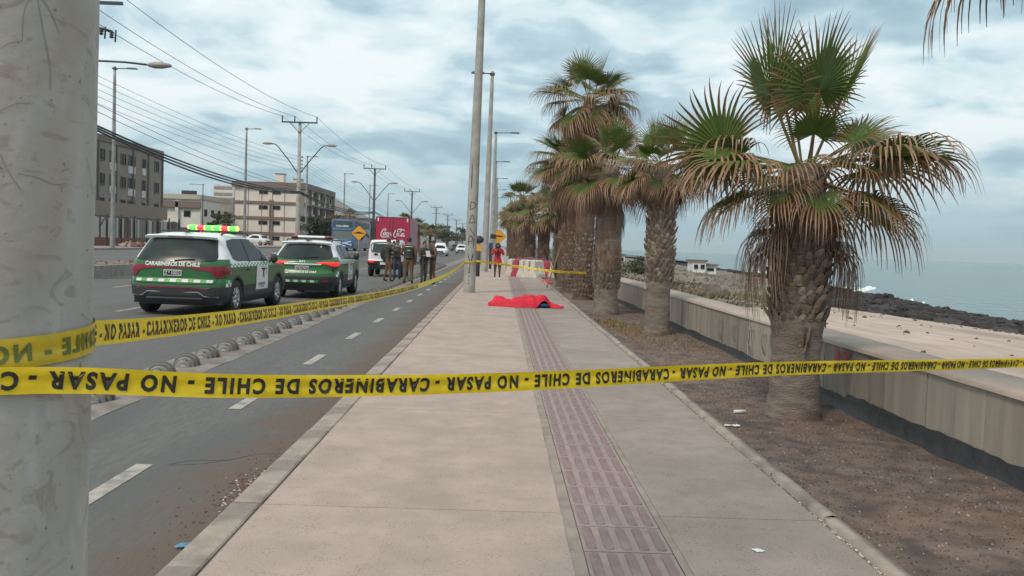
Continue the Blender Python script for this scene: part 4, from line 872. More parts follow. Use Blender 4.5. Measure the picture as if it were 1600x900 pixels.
# cream apartments
t = thing('apartment_building', 'cream four storey apartment block with brown floor bands and roof tanks', 'building', (0, 0, 0))
Z0 = 162; b = MB(); b.b2(-47.9, -35.5, Z0, Z0+27, -.3, 10.4); b.build('wall', M('bld_cream'), t)
b = MB(); b.b2(-48.4, -35.0, Z0-.5, Z0+27.4, 10.3, 11.35); b.build('parapet', M('bld_trim'), t)
for k in range(3): b = MB(); b.b2(-48, -35.3, Z0-.22, Z0+.0, 7.45-k*2.75, 7.9-k*2.75); b.build('floor_band', M('bld_trim'), t)
for xx in (-45.5, -43.1, -41.2, -39.0, -36.6): b = MB(); b.b2(xx-.05, xx+.05, Z0-.06, Z0, 0, 10.3); b.build('joint', M('bld_trim'), t)
b = MB(); b.b2(-36.3, -35.45, Z0-.3, Z0, 0, 10.3); b.build('corner_pier', M('bld_side'), t)
b = MB(); b.b2(-41.7, -41.45, Z0-.26, Z0, 0, 8.2); b.b2(-41.2, -41.0, Z0-.26, Z0, 0, 8.2); b.build('pipe', mat('pipe_brown', (.2, .13, .11), .8), t)
for fl in range(4):
    z = 9.7-fl*2.75
    window(t, (-42.8, Z0, z-.15), 1.6, .75, 'y', frame='bld_trim'); window(t, (-40.5, Z0, z-.15), 1.5, .75, 'y', frame='bld_trim')
    for k in range(8):
        window(t, (-35.5, Z0+2+k*3.2, z-.3), 1.6, 1.3, 'x', frame='bld_trim')
b = MB()
for k in range(5): b.b2(-35.5, -34.9, Z0+3.6+k*5.6, Z0+3.9+k*5.6, 0, 10.4)
for fl in range(3): b.b2(-35.5, -34.85, Z0+.2, Z0+27, 7.4-fl*2.75, 7.75-fl*2.75)
b.build('gallery', M('bld_side'), t)
for xx, w, h in ((-41.5, 1.5, 1.9), (-38.2, 1.4, 1.0)): b = MB(); b.b2(xx-w/2, xx+w/2, Z0+6, Z0+8, 11.3, 11.35+h); b.build('roof_tank', M('bld_cream'), t); b = MB(); b.b2(xx-w/2-.1, xx+w/2+.1, Z0+5.9, Z0+8.1, 11.35+h, 11.5+h); b.build('tank_cap', M('bld_trim'), t)
# low buildings down the street, seaside buildings
def simple(label, x0, x1, y0, y1, h, m, name='building', wins=0, z=0.1, cat='building'):
    t = thing(name, label, cat, ((x0+x1)/2, y0, z)); b = MB(); b.b2(-(x1-x0)/2, (x1-x0)/2, 0, y1-y0, -.5, h); b.build('wall', M(m), t)
    b = MB(); b.b2(-(x1-x0)/2-.2, (x1-x0)/2+.2, -.2, y1-y0+.2, h, h+.25); b.build('roof', M('bld_trim'), t)
    for k in range(wins): window(t, (-(x1-x0)/2+(k+.5)*(x1-x0)/wins, 0, h*.6), min(1.2, (x1-x0)/wins*.6), h*.35, 'y', frame='metal_dark')
    return t
simple('pale low building far behind the coach', -33, -28.5, 195, 215, 6, 'bld_side', wins=3)
simple('long dark shed between the coach and the truck', -27, -23, 170, 210, 5, 'shutter_dark', wins=2)
simple('low grey building behind the policemen', -24, -20, 330, 350, 7, 'bld_grey', wins=2)
simple('white seaside building with pale tower left of the dune bush', 19.5, 23, 165, 170, 1.8, 'bld_white', wins=3, z=-1.4)
simple('small orange roofed kiosk beside the white seaside building', 19.5, 21, 160, 163, 3.2, 'rust_orange', z=-1.4)
simple('bright white cube building with dark window on the dunes right of the second palm', 23.3, 24.9, 108, 111, 1.5, 'white_flat', wins=2, z=terr(24, 108)-.1)
simple('low white annex joined to the right of the white cube building', 24.9, 26.3, 108.6, 112, 1.0, 'white_flat', wins=1, z=terr(24, 108)-.1)

# ================================================================== VEHICLES
class Body:
    """car shell as a stack of rounded plan outlines; local frame: y = 0 at the rear bumper, +y forward"""
    def __init__(s, lv, bow=.10, cr=.30, cf=.35): s.lv = lv; s.z = [a[0] for a in lv]; s.bow = bow; s.cr = cr; s.cf = cf
    def w(s, z): return interp(z, s.z, [a[1] for a in s.lv])
    def r(s, z): return interp(z, s.z, [a[2] for a in s.lv])
    def f(s, z): return interp(z, s.z, [a[3] for a in s.lv])
    def rear(s, x, z, off=0):
        w = s.w(z); c = min(s.cr, w*.6); a = min(abs(x), w*.998); b = s.bow*(a/w)**2; y = s.r(z)+b
        if a > w-c: t = (a-(w-c))/c; y += c*.8*(1-sqrt(max(0, 1-t*t)))
        return (x, y-off, z)
    def side(s, y, z, off=0, sg=1):
        w = s.w(z); c = min(s.cr, w*.6); y0 = s.r(z)+s.bow; x = w
        if y < y0+c*.8: u = max(0, 1-(y-y0)/(c*.8)); x = w-c+c*sqrt(max(0, 1-min(1, u)**2))
        y1 = s.f(z)-s.bow; cf = s.cf
        if y > y1-cf: u = (y-(y1-cf))/cf; x = w-cf+cf*sqrt(max(0, 1-min(1, u)**2))
        return (sg*(x+off), y, z)
    def outline(s, z, n=14):
        w = s.w(z); P = []; c = min(s.cr, w*.6); f1 = s.f(z)
        for k in range(n+1):
            x = w*(k/n)**.8; P.append(s.rear(x, z))
        ya = P[-1][1]; yb = f1-s.bow-s.cf
        yb = max(yb, ya+.1)
        m = 36
        for k in range(1, m): P.append((w, lerp(ya, yb, k/m), z))
        for k in range(9):
            a = pi/2*k/8; P.append((w-s.cf+s.cf*cos(a), yb+s.cf*sin(a), z))
        for k in range(1, 5): x = (w-s.cf)*(1-k/4); P.append((x, f1-s.bow*(x/w)**2, z))
        return P+[(-x, y, z_) for x, y, z_ in P[-2:0:-1]]
    def shell(s, mb, zs, mi=lambda c: 0, skip=lambda c: False, cap=None):
        rows = [s.outline(z) for z in zs]; n = len(rows[0]); base = len(mb.v); mb.v += [p for r_ in rows for p in r_]
        for j in range(len(rows)-1):
            for i in range(n):
                q = (j*n+i, j*n+(i+1) % n, (j+1)*n+(i+1) % n, (j+1)*n+i); c = [sum((rows[a//n][a % n])[k] for a in q)/4 for k in range(3)]
                if skip(c): continue
                mb.f.append(tuple(a+base for a in q)); mb.m.append(mi(c)); mb.s.append(True)
        if cap is not None:
            top = rows[-1]; cx = 0; cy = sum(p[1] for p in top)/n; prev = base+(len(rows)-1)*n
            for t, dz in ((.75, cap*.6), (.4, cap*.92), (.05, cap)):
                k0 = len(mb.v); mb.v += [(lerp(cx, p[0], t), lerp(cy, p[1], t), p[2]+dz) for p in top]
                for i in range(n): mb.f.append((prev+i, prev+(i+1) % n, k0+(i+1) % n, k0+i)); mb.m.append(0); mb.s.append(True)
                prev = k0
            mb.f.append(tuple(prev+i for i in range(n))); mb.m.append(0); mb.s.append(True)
def patch(mb, fmap, poly, mi=0, cuts=3):
    """triangulate poly (u,v), refine, project through fmap"""
    bm = bmesh.new(); vs = [bm.verts.new((u, v, 0)) for u, v in poly]; bm.faces.new(vs); bmesh.ops.triangulate(bm, faces=bm.faces[:]); bmesh.ops.subdivide_edges(bm, edges=bm.edges[:], cuts=cuts, use_grid_fill=True)
    bmesh.ops.triangulate(bm, faces=bm.faces[:]); bm.verts.index_update(); V_ = [fmap(v.co.x, v.co.y) for v in bm.verts]; F_ = [tuple(v.index for v in f.verts) for f in bm.faces]; bm.free()
    # make faces point outward consistently is not needed (two sided shading)
    mb.add(V_, F_, mi, True)
def wheel(parent, x, y, rad, wd=.23, rim='silver', spokes=5, sg=1):
    t = MB(); t.lathe([(rad*.62, -wd/2), (rad*.93, -wd/2), (rad, -wd*.36), (rad, wd*.36), (rad*.93, wd/2), (rad*.62, wd/2)], (x, y, rad), 28, axis='x'); w = t.build('wheel', M('rubber'), parent)
    b = MB(); xo = x+sg*wd*.42; b.lathe([(rad*.63, -.06*sg), (rad*.66, .0), (rad*.60, .01*sg), (rad*.56, -.05*sg)], (xo, y, rad), 28, axis='x')
    for k in range(spokes*2):
        a = 2*pi*k/(spokes*2)+.1*(k % 2); p = Vector((xo-sg*.02, y+cos(a)*rad*.08, rad+sin(a)*rad*.08)); q = Vector((xo-sg*.005, y+cos(a)*rad*.6, rad+sin(a)*rad*.6)); b.tube([p, q], [rad*.075, rad*.055], 4)
    b.lathe([(0, .015*sg), (rad*.13, .01*sg), (rad*.14, -.03*sg)], (xo, y, rad), 14, axis='x'); b.build('rim', M(rim), w)
    b = MB(); b.lathe([(0, 0), (rad*.6, 0)], (xo-sg*.08, y, rad), 20, axis='x'); b.build('brake_disc', M('plastic_dark'), w)
def suv(label, loc, rz, L_, wd, H_, style, plate, group):
    t = thing('police_car', label, 'police car', loc, rz, group); w = wd/2; s1 = style == 'big'
    k = H_/1.70
    if s1: lv = [(.22, w-.10, .20, L_-.2), (.30, w-.05, .10, L_-.08), (.42, w-.01, .02, L_-.01), (.58, w, .0, L_), (.70, w, .02, L_), (.76, w-.005, .065, L_-.02), (.92, w, .07, L_-.05), (1.0, w, .075, L_-.10), (1.06, w-.012, .085, 3.75), (1.13, w-.035, .11, 3.52), (1.22, w-.07, .17, 3.36), (1.36, w-.13, .26, 3.1), (1.50, w-.19, .36, 2.85), (1.59, w-.235, .44, 2.62), (1.64, w-.29, .52, 2.45), (1.67, w-.38, .64, 2.25)]
    else: lv = [(.24, w-.12, .22, L_-.2), (.34, w-.06, .12, L_-.08), (.46, w-.01, .03, L_-.01), (.60, w, .0, L_), (.72, w, .03, L_), (.78, w-.005, .09, L_-.02), (.90, w, .10, L_-.05), (.98, w, .09, L_-.12), (1.05, w-.015, .14, 3.5), (1.12, w-.04, .20, 3.3), (1.22, w-.085, .29, 3.1), (1.34, w-.145, .40, 2.9), (1.44, w-.19, .50, 2.7), (1.52, w-.235, .60, 2.5), (1.565, w-.29, .72, 2.3), (1.59, w-.38, .85, 2.1)]
    B = Body(lv, bow=.10 if s1 else .13, cr=.34 if s1 else .38)
    wr = .37 if s1 else .35; wy = (.95, L_-.98) if s1 else (.86, L_-.93); zb = 1.075 if s1 else 1.04
    zs = sorted(set([round(.22+i*.035, 3) for i in range(int((zb-.22)/.035)+1)]+[.745, .765, zb]))
    arch = lambda c, R_=wr+.055: any((c[1]-y)**2+(c[2]-wr)**2 < R_**2 and abs(c[0]) > w-.25 for y in wy)
    mb = MB(); B.shell(mb, zs, mi=lambda c: 1 if c[2] < (.60 if s1 else .64) or (c[2] < .50) else 0, skip=arch); mb.build('body', [M('green_paint'), mat('cladding', (.04, .042, .044), .6)], t)
    zs2 = [zb]+[zb+(lv[-1][0]-zb)*i/14 for i in range(1, 15)]
    mb = MB(); B.shell(mb, zs2, cap=.028, mi=lambda c: 1 if c[1] < .62 and c[2] < 1.17 else 0); mb.build('roof', [M('white_paint'), M('green_paint')], t)
    b = MB(); b.b2(-w+.1, w-.1, .25, L_-.3, .24, .9); b.build('underbody', M('black'), t)
    # arches
    for sg in (-1, 1):
        for y in wy:
            b = MB(); vs = []; n = 26
            for q in range(n+1):
                a = radians(-12)+radians(204)*q/n
                for R_, of in ((wr+.015, -.03), (wr+.03, .012), (wr+.085, .014), (wr+.10, .0)):
                    yy = y+cos(a)*R_; zz = max(.22, wr+sin(a)*R_); vs.append(B.side(yy, zz, of, sg))
            b.add(vs, [(q*4+i, q*4+i+1, q*4+i+5, q*4+i+4) for q in range(n) for i in range(3)], 0, True); b.build('wheel_arch', M('cladding'), t)
            wheel(t, sg*(w-.13), y, wr, .24, sg=sg)
        b = MB(); b.b2(sg*(w-.30), sg*(w-.02), wy[0]-.1, wy[0]+.1, wr, wr+.1); 
        b = MB(); b.grid(lambda u, v: B.side(lerp(wy[0]+wr+.05, wy[1]-wr-.05, u), lerp(.26, .46, v), .02*sin(pi*v), sg), 12, 4); b.build('sill', M('cladding'), t)
    R_ = lambda off: (lambda u, v: B.rear(u, v, off)); SD = lambda off, sg: (lambda u, v: B.side(u, v, off, sg))
    # tailgate glass
    gw = w-.13; b = MB()
    if s1: patch(b, R_(.006), [(-.80*w/.95*1.0, 1.12), (-.5, 1.095), (.5, 1.095), (.80, 1.12), (.815, 1.2), (.70, 1.555), (.5, 1.585), (-.5, 1.585), (-.70, 1.555), (-.815, 1.2)], cuts=7)
    else: patch(b, R_(.006), [(-.76, 1.12), (-.5, 1.07), (.5, 1.07), (.76, 1.12), (.75, 1.2), (.62, 1.47), (.45, 1.50), (-.45, 1.50), (-.62, 1.47), (-.75, 1.2)], cuts=7)
    b.build('rear_window', mat('glass_rear', (.02, .03, .03), .2, (.04, .052, .05), 1.4, spec=.22), t)
    b = MB(); b.tube([B.rear(.0, 1.12, .02), B.rear(.16, 1.14, .025), B.rear(.40, 1.15, .025)], .012, 5); b.build('wiper', M('black'), t)
    # spoiler
    b = MB(); zsx = lv[-3][0]
    b.grid(lambda u, v: (lerp(-gw*.88, gw*.88, u), B.r(zsx)-.09+.16*v+.10*abs(u-.5)**2*2, zsx+.025+.03*v-.02*(abs(2*u-1))**3), 16, 4); b.grid(lambda u, v: (lerp(-gw*.88, gw*.88, u), B.r(zsx)-.09+.03*v+.10*abs(u-.5)**2*2, zsx+.025-.045*v-.02*(abs(2*u-1))**3), 16, 2); b.build('spoiler', M('white_paint'), t)
    b = MB(); b.box((0, B.r(zsx)-.07, zsx+.004), (.5, .02, .016)); b.build('brake_lamp', M('red_lens'), t)
    b = MB(); b.prism([(-.03, .62), (.03, .62), (.01, .85), (-.01, .85)], H_-.03, H_+.0); b.lathe([(.10, 0), (.09, .03), (.04, .055), (0, .06)], (0, .78, H_-.015), 14); b.build('antenna', M('plastic_dark'), t)
    for sg in (-1, 1):   # side glass, pillars, rails, mirrors
        b = MB()
        if s1: patch(b, SD(.005, sg), [(.78, 1.17), (1.0, 1.12), (2.2, 1.105), (3.4, 1.10), (3.12, 1.3), (2.62, 1.55), (2.0, 1.59), (1.2, 1.585), (.82, 1.545), (.72, 1.44)], cuts=7)
        else: patch(b, SD(.005, sg), [(.95, 1.15), (1.1, 1.10), (2.2, 1.085), (3.15, 1.08), (2.9, 1.28), (2.48, 1.47), (2.0, 1.50), (1.4, 1.495), (1.0, 1.45), (.88, 1.36)], cuts=7)
        b.build('side_window', M('glass_dark'), t)
        for yy in ((1.75, 2.7) if s1 else (1.65, 2.5)):
            b = MB(); b.grid(lambda u, v: B.side(yy+(u-.5)*.07, lerp(1.09, H_-.14, v), .009, sg), 1, 6); b.build('pillar', M('plastic_dark'), t)
        b = MB(); zt = H_-.085; b.tube([(sg*(B.w(zt)-.04), .85, H_-.06), (sg*(B.w(zt)-.02), 1.0, H_-.005), (sg*(B.w(zt)-.02), 2.3, H_-.005), (sg*(B.w(zt)-.04), 2.5, H_-.06)], .018, 6); b.build('roof_rail', M('plastic_dark'), t)
        b = MB(); my = 3.12 if s1 else 2.85; b.lathe([(0, -.07), (.08, -.06), (.105, 0), (.09, .07), (.0, .10)], (sg*(w+.10), my, 1.16), 12, axis='y', sc=(1.1, .8)); b.tube([(sg*(w-.05), my+.05, 1.08), (sg*(w+.06), my, 1.12)], .03, 6); b.build('mirror', M('plastic_dark' if s1 else 'plastic_dark'), t)
        b = MB(); b.lathe([(.0, .02), (.085, .0), (.09, .05), (.06, .09)], (sg*(w+.10), my, 1.195), 12, axis='y', sc=(1.1, .5)); b.build('mirror_cap', M('white_paint'), t)
        # checker band under the windows
        b = MB(); n = 26; y0, y1 = (.55, 3.3) if s1 else (.6, 3.1)
        for q in range(n):
            ya = lerp(y0, y1, q/n); yb = lerp(y0, y1, (q+1)/n)
            for rr_ in (0, 1):
                z0 = (1.0 if s1 else .965)+rr_*.036; b.grid(lambda u, v: B.side(lerp(ya, yb, u), lerp(z0, z0+.036, v), .004, sg), 2, 1, (q+rr_) % 2)
        b.build('checker_band', [M('white_paint'), M('green_bright')], t)
        b = MB()
        for q in range(3):
            for rr_ in (0, 1):
                ya = .30+q*.10; z0 = .60+rr_*.07+(.0 if s1 else .02); 
                if (q+rr_) % 2 == 0: b.grid(lambda u, v: B.side(lerp(ya, ya+.10, u), lerp(z0, z0+.07, v), .006, sg), 3, 1, 0)
                else: b.grid(lambda u, v: B.side(lerp(ya, ya+.10, u), lerp(z0, z0+.07, v), .005, sg), 3, 1, 1)
        b.build('corner_checker', [M('white_paint'), M('green_bright')], t)
        # white door panel with emblem
        ya, yb = (2.15, 3.0) if s1 else (2.0, 2.8)
        b = MB(); b.grid(lambda u, v: B.side(lerp(ya+.06*v, yb, u), lerp(.47, 1.0 if s1 else .965, v), .0045, sg), 8, 8); b.build('white_door', M('white_paint'), t)
        b = MB(); cy = lerp(ya, yb, .62); 
        strokes(b, [[(-.07, .1), (.07, -.1)], [(.07, .1), (-.07, -.1)], [(0, .13), (0, -.12)], [(-.05, 0), (.05, 0)], [(-.03, .13), (.03, .13)]], .028, lambda u, v: B.side(cy+u*sg, .84+v, .008, sg))
        strokes(b, [[(-.02, .08), (.02, .08), (.01, -.07)]], .02, lambda u, v: B.side(cy+.17+u, .86+v, .008, sg))
        b.build('emblem', mat('navy', (.02, .04, .10), .5), t)
        b = MB(); letter(b, 'CARABINEROS', .5, .05, lambda u, v: B.side((ya+.15+u) if sg > 0 else (ya+.65-u), .57+v, .008, sg)); letter(b, 'DE CHILE', .3, .035, lambda u, v: B.side((ya+.25+u) if sg > 0 else (ya+.55-u), .515+v, .008, sg)); b.build('door_lettering', M('navy'), t)
        b = MB(); 
        for yy in ((1.62, 2.62) if s1 else (1.55, 2.45)): b.tube([B.side(yy-.11, .93, .02, sg), B.side(yy+.09, .93, .035, sg), B.side(yy+.12, .93, .012, sg)], .014, 5)
        b.build('door_handle', M('plastic_dark'), t)
        b = MB(); 
        for yy in ((1.28, 2.12, 3.05) if s1 else (1.2, 1.97, 2.85)): b.grid(lambda u, v: B.side(yy+(u-.5)*.008, lerp(.47, 1.06, v), .0025, sg), 1, 8)
        b.build('door_gap', M('black'), t)
    if s1:
        # full width tail lamp bar with flared ends
        b = MB(); patch(b, R_(.012), [(-.60, .965), (.60, .965), (.60, .995), (-.60, .995)], cuts=3); 
        b.build('light_bar_strip', M('red_lens'), t)
        for sg in (-1, 1):
            b = MB(); patch(b, R_(.016), [(sg*x, z) for x, z in ((.38, .955), (.62, .93), (.74, .90), (.80, .80), (.925, .80), (.945, 1.02), (.80, 1.03), (.60, 1.01), (.38, 1.0))], cuts=4)
            b.grid(lambda u, v: B.side(lerp(.20, .60-.25*v*v, u), lerp(.86, 1.03, v), .010, sg), 6, 3); b.build('tail_lamp', M('red_lens'), t)
        b = MB(); letter(b, 'CARABINEROS DE CHILE', 1.12, .085, lambda u, v: B.rear(-.60+u, 1.005+v, .018), bold=.035); b.build('tailgate_lettering', M('white_flat'), t)
        b = MB()
        for q in range(13): patch(b, R_(.008), [(-.78+q*.12, .69), (-.66+q*.12, .69), (-.66+q*.12, .745), (-.78+q*.12, .745)], mi=q % 2, cuts=1)
        b.build('tailgate_checker', [mat('checker_white', (.62, .62, .6), .5), M('green_bright')], t)
        b = MB(); patch(b, R_(.008), [(-.72, .565), (.70, .565), (.74, .59), (-.76, .59)], cuts=3); b.build('reflector', M('red_lens'), t)
        b = MB()
        patch(b, R_(.012), [(-.9, .355), (.9, .355), (.86, .385), (-.86, .385)], cuts=4)
        for pts in ([(-.88, .40), (-.62, .41), (-.52, .49), (.52, .49), (.62, .41), (.88, .40)],): b.tube([B.rear(x, z, .012) for x, z in pts], .014, 5)
        b.build('bumper_trim', mat('trim_grey', (.22, .225, .23), .45), t)
        b = MB(); patch(b, R_(.004), [(-.86, .44), (.86, .44), (.90, .56), (-.90, .56)], cuts=4); b.build('bumper_insert', M('cladding'), t)
        pz, pw, ph = .87, .36, .12
        b = MB(); patch(b, R_(.004), [(-.38, .79), (.38, .79), (.42, .95), (-.42, .95)], cuts=3); 
        # gate seam
        b = MB(); strokes(b, [[(-.88, .99), (-.86, .82), (-.82, .70), (-.74, .665), (0, .655), (.74, .665), (.82, .70), (.86, .82), (.88, .93)]], .010, R_(.010)); b.build('gate_seam', M('black'), t)
    else:
        for sg in (-1, 1):
            b = MB(); patch(b, R_(.016), [(sg*x, z) for x, z in ((.36, .985), (.62, .955), (.80, .90), (.90, .905), (.915, .99), (.80, 1.03), (.58, 1.02), (.36, 1.0))], cuts=4); b.grid(lambda u, v: B.side(lerp(.25, .62-.1*v, u), lerp(.93, 1.02, v), .010, sg), 6, 3); b.build('tail_lamp', M('red_lit'), t)
            b = MB(); b.box(B.rear(sg*.62, .50, .0), (.12, .03, .05)); b.build('fog_lamp', M('red_lens'), t)
        b = MB(); b.grid(lambda u, v: B.rear(lerp(-.5, .5, u), lerp(.925, .965, v), .018+.012*sin(pi*v)), 12, 3); b.build('chrome_strip', M('white_paint'), t)
        b = MB(); letter(b, 'CARABINEROS DE CHILE', .78, .055, lambda u, v: B.rear(-.40+u, .715+v, .02), bold=.035); letter(b, 'RP1', .15, .045, lambda u, v: B.rear(-.09+u, 1.0+v, .02), bold=.03); b.build('tailgate_lettering', M('white_flat'), t)
        b = MB()
        for q in range(8): patch(b, R_(.012), [(-.44+q*.11, .455), (-.33+q*.11, .455), (-.33+q*.11, .52), (-.44+q*.11, .52)], mi=q % 2, cuts=1)
        b.build('bumper_checker', [M('checker_white'), M('green_bright')], t)
        b = MB(); patch(b, R_(.005), [(-.55, .76), (.55, .76), (.62, .92), (-.62, .92)], cuts=3); b.build('plate_recess', M('green_paint'), t)
        pz, pw, ph = .84, .36, .12
        b = MB(); strokes(b, [[(-.86, .95), (-.80, .74), (-.60, .68), (.60, .68), (.80, .74), (.86, .90)]], .009, R_(.010)); b.build('gate_seam', M('black'), t)
    b = MB(); b.box(B.rear(-.02, pz, .016), (pw, .012, ph)); pl = b.build('number_plate', M('white_flat'), t)
    b = MB(); yq = B.rear(-.02, pz, .024)[1]; b.box((-.02, yq, pz), (pw-.03, .006, ph-.03), 0)
    b.build('plate_field', M('black'), pl)
    b = MB(); letter(b, plate, pw-.06, .072, lambda u, v: (-.02-pw/2+.03+u, yq-.006, pz-.036+v), bold=.008); b.build('plate_number', M('white_flat'), pl)
    # roof light bar
    ly = 2.15 if s1 else 1.25; zt = H_+.055
    b = MB(); b.box((0, ly, zt-.035), (1.15, .22, .03)); b.box((-.45, ly, zt-.07), (.06, .2, .06)); b.box((.45, ly, zt-.07), (.06, .2, .06)); lb = b.build('light_bar', M('plastic_dark'), t)
    if s1:
        cols = ['lit_green', 'lit_red', 'lit_green', 'lit_green', 'lit_red', 'lit_green']; mat('lit_green', (.05, .6, .08), .3, emit=((.04, 1, .05), 3.0)); mat('lit_red', (.6, .03, .05), .3, emit=((1, .02, .04), 3.0)); mat('lit_amber', (.7, .5, .1), .3, emit=((1, .75, .1), 2.5))
        for q, cn in enumerate(cols):
            b = MB(); x0 = -.54+q*.18; b.lathe([(.0, -.088), (.055, -.085), (.062, -.05), (.062, .05), (.055, .085), (0, .088)], (x0+.09, ly, zt+.03), 12, axis='x', sc=(1.4, .9)); b.build('lit_lens', M(cn), lb)
        for q in range(7): b = MB(); b.lathe([(0, -.014), (.058, -.012), (.058, .012), (0, .014)], (-.54+q*.18, ly, zt+.03), 12, axis='x', sc=(1.4, .9)); b.build('lit_divider', M('lit_amber'), lb)
    else:
        for x0, x1, m_ in ((-.57, -.40, 'red_lens'), (-.40, .38, 'white_paint'), (.38, .57, 'red_lens')):
            b = MB(); b.lathe([(.0, 0), (.05, .005), (.055, .05), (.055, (x1-x0)-.05), (.05, (x1-x0)-.005), (0, x1-x0)], (x0, ly, zt+.015), 12, axis='x', sc=(1.5, .75)); b.build('lens', M(m_), lb)
    return t
suv('nearer green and white police suv with flashing green and red light bar', (-6.52, 17.95, ROAD), radians(-3), 4.78, 1.97, 1.72, 'big', 'Z * 10032', 'green and white police cars')
suv('second green and white police suv with red tipped white light bar, ahead of the first', (-5.36, 24.35, ROAD), radians(0), 4.46, 1.83, 1.62, 'small', 'Z*61747', 'green and white police cars')
# ---- white boxy off-roader
t = thing('off_road_car', 'white boxy off-roader with spare wheel on its back door, beside the policemen', 'car', (-5.30, 41.3, ROAD)); w = .80
lv = [(.42, w-.06, .12, 3.4), (.60, w, .03, 3.5), (.72, w, .0, 3.5), (.78, w-.03, .06, 3.48), (1.0, w-.03, .06, 3.3), (1.06, w-.035, .06, 2.5), (1.45, w-.085, .09, 2.2), (1.63, w-.11, .12, 2.05), (1.68, w-.16, .18, 2.0)]
B = Body(lv, bow=.02, cr=.10, cf=.15); mb = MB(); B.shell(mb, [.42+.045*i for i in range(28)]+[1.68], mi=lambda c: 1 if c[2] < .74 else 0, skip=lambda c: any((c[1]-y)**2+(c[2]-.35)**2 < .17 and abs(c[0]) > .5 for y in (.65, 2.85)), cap=.03); mb.build('body', [M('white_paint'), M('cladding')], t)
b = MB(); b.b2(-.66, .66, .15, 3.3, .35, .8); b.build('underbody', M('black'), t)
for sg in (-1, 1):
    for y in (.65, 2.85): wheel(t, sg*.70, y, .345, .2, 'metal_grey', sg=sg)
    b = MB(); patch(b, lambda u, v: B.side(u, v, .006, sg), [(.35, 1.12), (2.35, 1.12), (2.15, 1.5), (.38, 1.5)], cuts=4); b.build('side_window', M('glass_dark'), t)
    b = MB(); b.box((sg*.60, -.0, .70), (.22, .05, .10)); b.build('tail_lamp', M('red_lit'), t)
    b = MB(); b.box((sg*.9, 2.3, 1.15), (.14, .1, .2)); b.build('mirror', M('plastic_dark'), t)
b = MB(); patch(b, lambda u, v: B.rear(u, v, .008), [(-.58, 1.16), (.58, 1.16), (.55, 1.52), (-.55, 1.52)], cuts=4); f = b.build('rear_window', M('glass_tint'), t)
b = MB(); strokes(b, [[(-.60, 1.14), (-.60, 1.14), (-.57, 1.54), (.57, 1.54), (.60, 1.14), (-.60, 1.14)]], .04, lambda u, v: B.rear(u, v, .012)); b.build('window_seal', M('black'), f)
b = MB(); b.lathe([(0, -.14), (.20, -.15), (.30, -.14), (.335, -.08), (.335, .04), (.3, .08)], (.14, -.08, 1.04), 28, axis='y'); b.build('spare_wheel', M('rubber'), t)
b = MB(); b.box((-.42, .04, 1.04), (.16, .03, .08)); b.build('door_handle', M('black'), t)
b = MB(); b.box((-.0, -.01, .62), (.42, .02, .12)); b.build('number_plate', M('white_flat'), t)
b = MB(); b.tube([(-.3, .1, .42), (.3, .1, .42)], .05, 6); b.build('tow_bar', M('black'), t)
# ---- truck with red box body
mat('truck_red', (.42, .012, .065), .35, (.36, .012, .055), 2, coat=.3); mat('truck_side', (.36, .15, .19), .5, (.28, .10, .14), 1.2)
t = thing('box_truck', 'red box truck with white soft drink script on its rear doors', 'truck', (-8.05, 67, ROAD)); hw = 1.25
b = MB(); b.b2(-hw, hw, .02, 6, .95, 3.42); b.build('box_body', [M('truck_side')], t)
for sg in (-1, 1): b = MB(); b.b2(min(.01*sg, hw*sg), max(.01*sg, hw*sg), -.03, .02, 1.0, 3.38); b.build('rear_door', M('truck_red'), t)
b = MB(); b.b2(-hw-.02, hw+.02, -.035, .04, 3.38, 3.46); b.b2(-hw-.03, -hw, -.035, .04, .95, 3.4); b.b2(hw, hw+.03, -.035, .04, .95, 3.4); b.build('door_frame', mat('dark_red', (.18, .01, .03), .5), t)
for x in (-.25, -.02, .02, .25): b = MB(); b.tube([(x, -.06, 1.05), (x, -.06, 3.35)], .015 if abs(x) > .1 else .012, 5); b.build('lock_rod', M('dark_red'), t)
for x in (-1.1, 1.08): b = MB(); b.box((x, -.05, 3.25), (.09, .02, .26)); b.build('marker_lamp', M('white_flat'), t)
b = MB(); k_ = .60
def CC(u, v): return (-.93+u, -.045, 1.88+v)
ccl = [[(.30, .52), (.40, .57), (.42, .64), (.34, .68), (.20, .60), (.08, .38), (.06, .18), (.16, .08), (.36, .08), (.62, .10), (.74, .04)],
 [(.40, .38), (.32, .42), (.24, .34), (.22, .24), (.28, .20), (.36, .26), (.40, .38), (.48, .34)], [(.60, .36), (.54, .42), (.46, .34), (.44, .24), (.50, .20), (.60, .28)],
 [(.78, .38), (.70, .42), (.62, .34), (.60, .24), (.66, .20), (.76, .30), (.80, .40), (.78, .22), (.86, .24)], [(.90, .34), (1.0, .36)],
 [(1.22, .48), (1.30, .54), (1.30, .62), (1.20, .62), (1.08, .48), (1.00, .26), (1.04, .12), (1.14, .10), (1.26, .20)], [(1.36, .38), (1.28, .38), (1.22, .26), (1.26, .18), (1.34, .22), (1.38, .34), (1.46, .32)],
 [(1.42, .22), (1.48, .44), (1.60, .64), (1.52, .60), (1.44, .34), (1.46, .18), (1.56, .24)], [(1.74, .36), (1.66, .38), (1.58, .28), (1.60, .18), (1.68, .22), (1.76, .38), (1.74, .18), (1.84, .22)], [(1.20, .60), (1.5, .70), (1.85, .60)]]
strokes(b, ccl, .062, CC); letter(b, 'DE CHILE EMBONOR', 1.5, .09, lambda u, v: (-.72+u, -.045, 1.70+v)); b.build('door_script', M('white_flat'), t)
b = MB(); b.b2(-1.0, 1.0, .1, 8, .55, .95); b.build('chassis', M('black'), t)
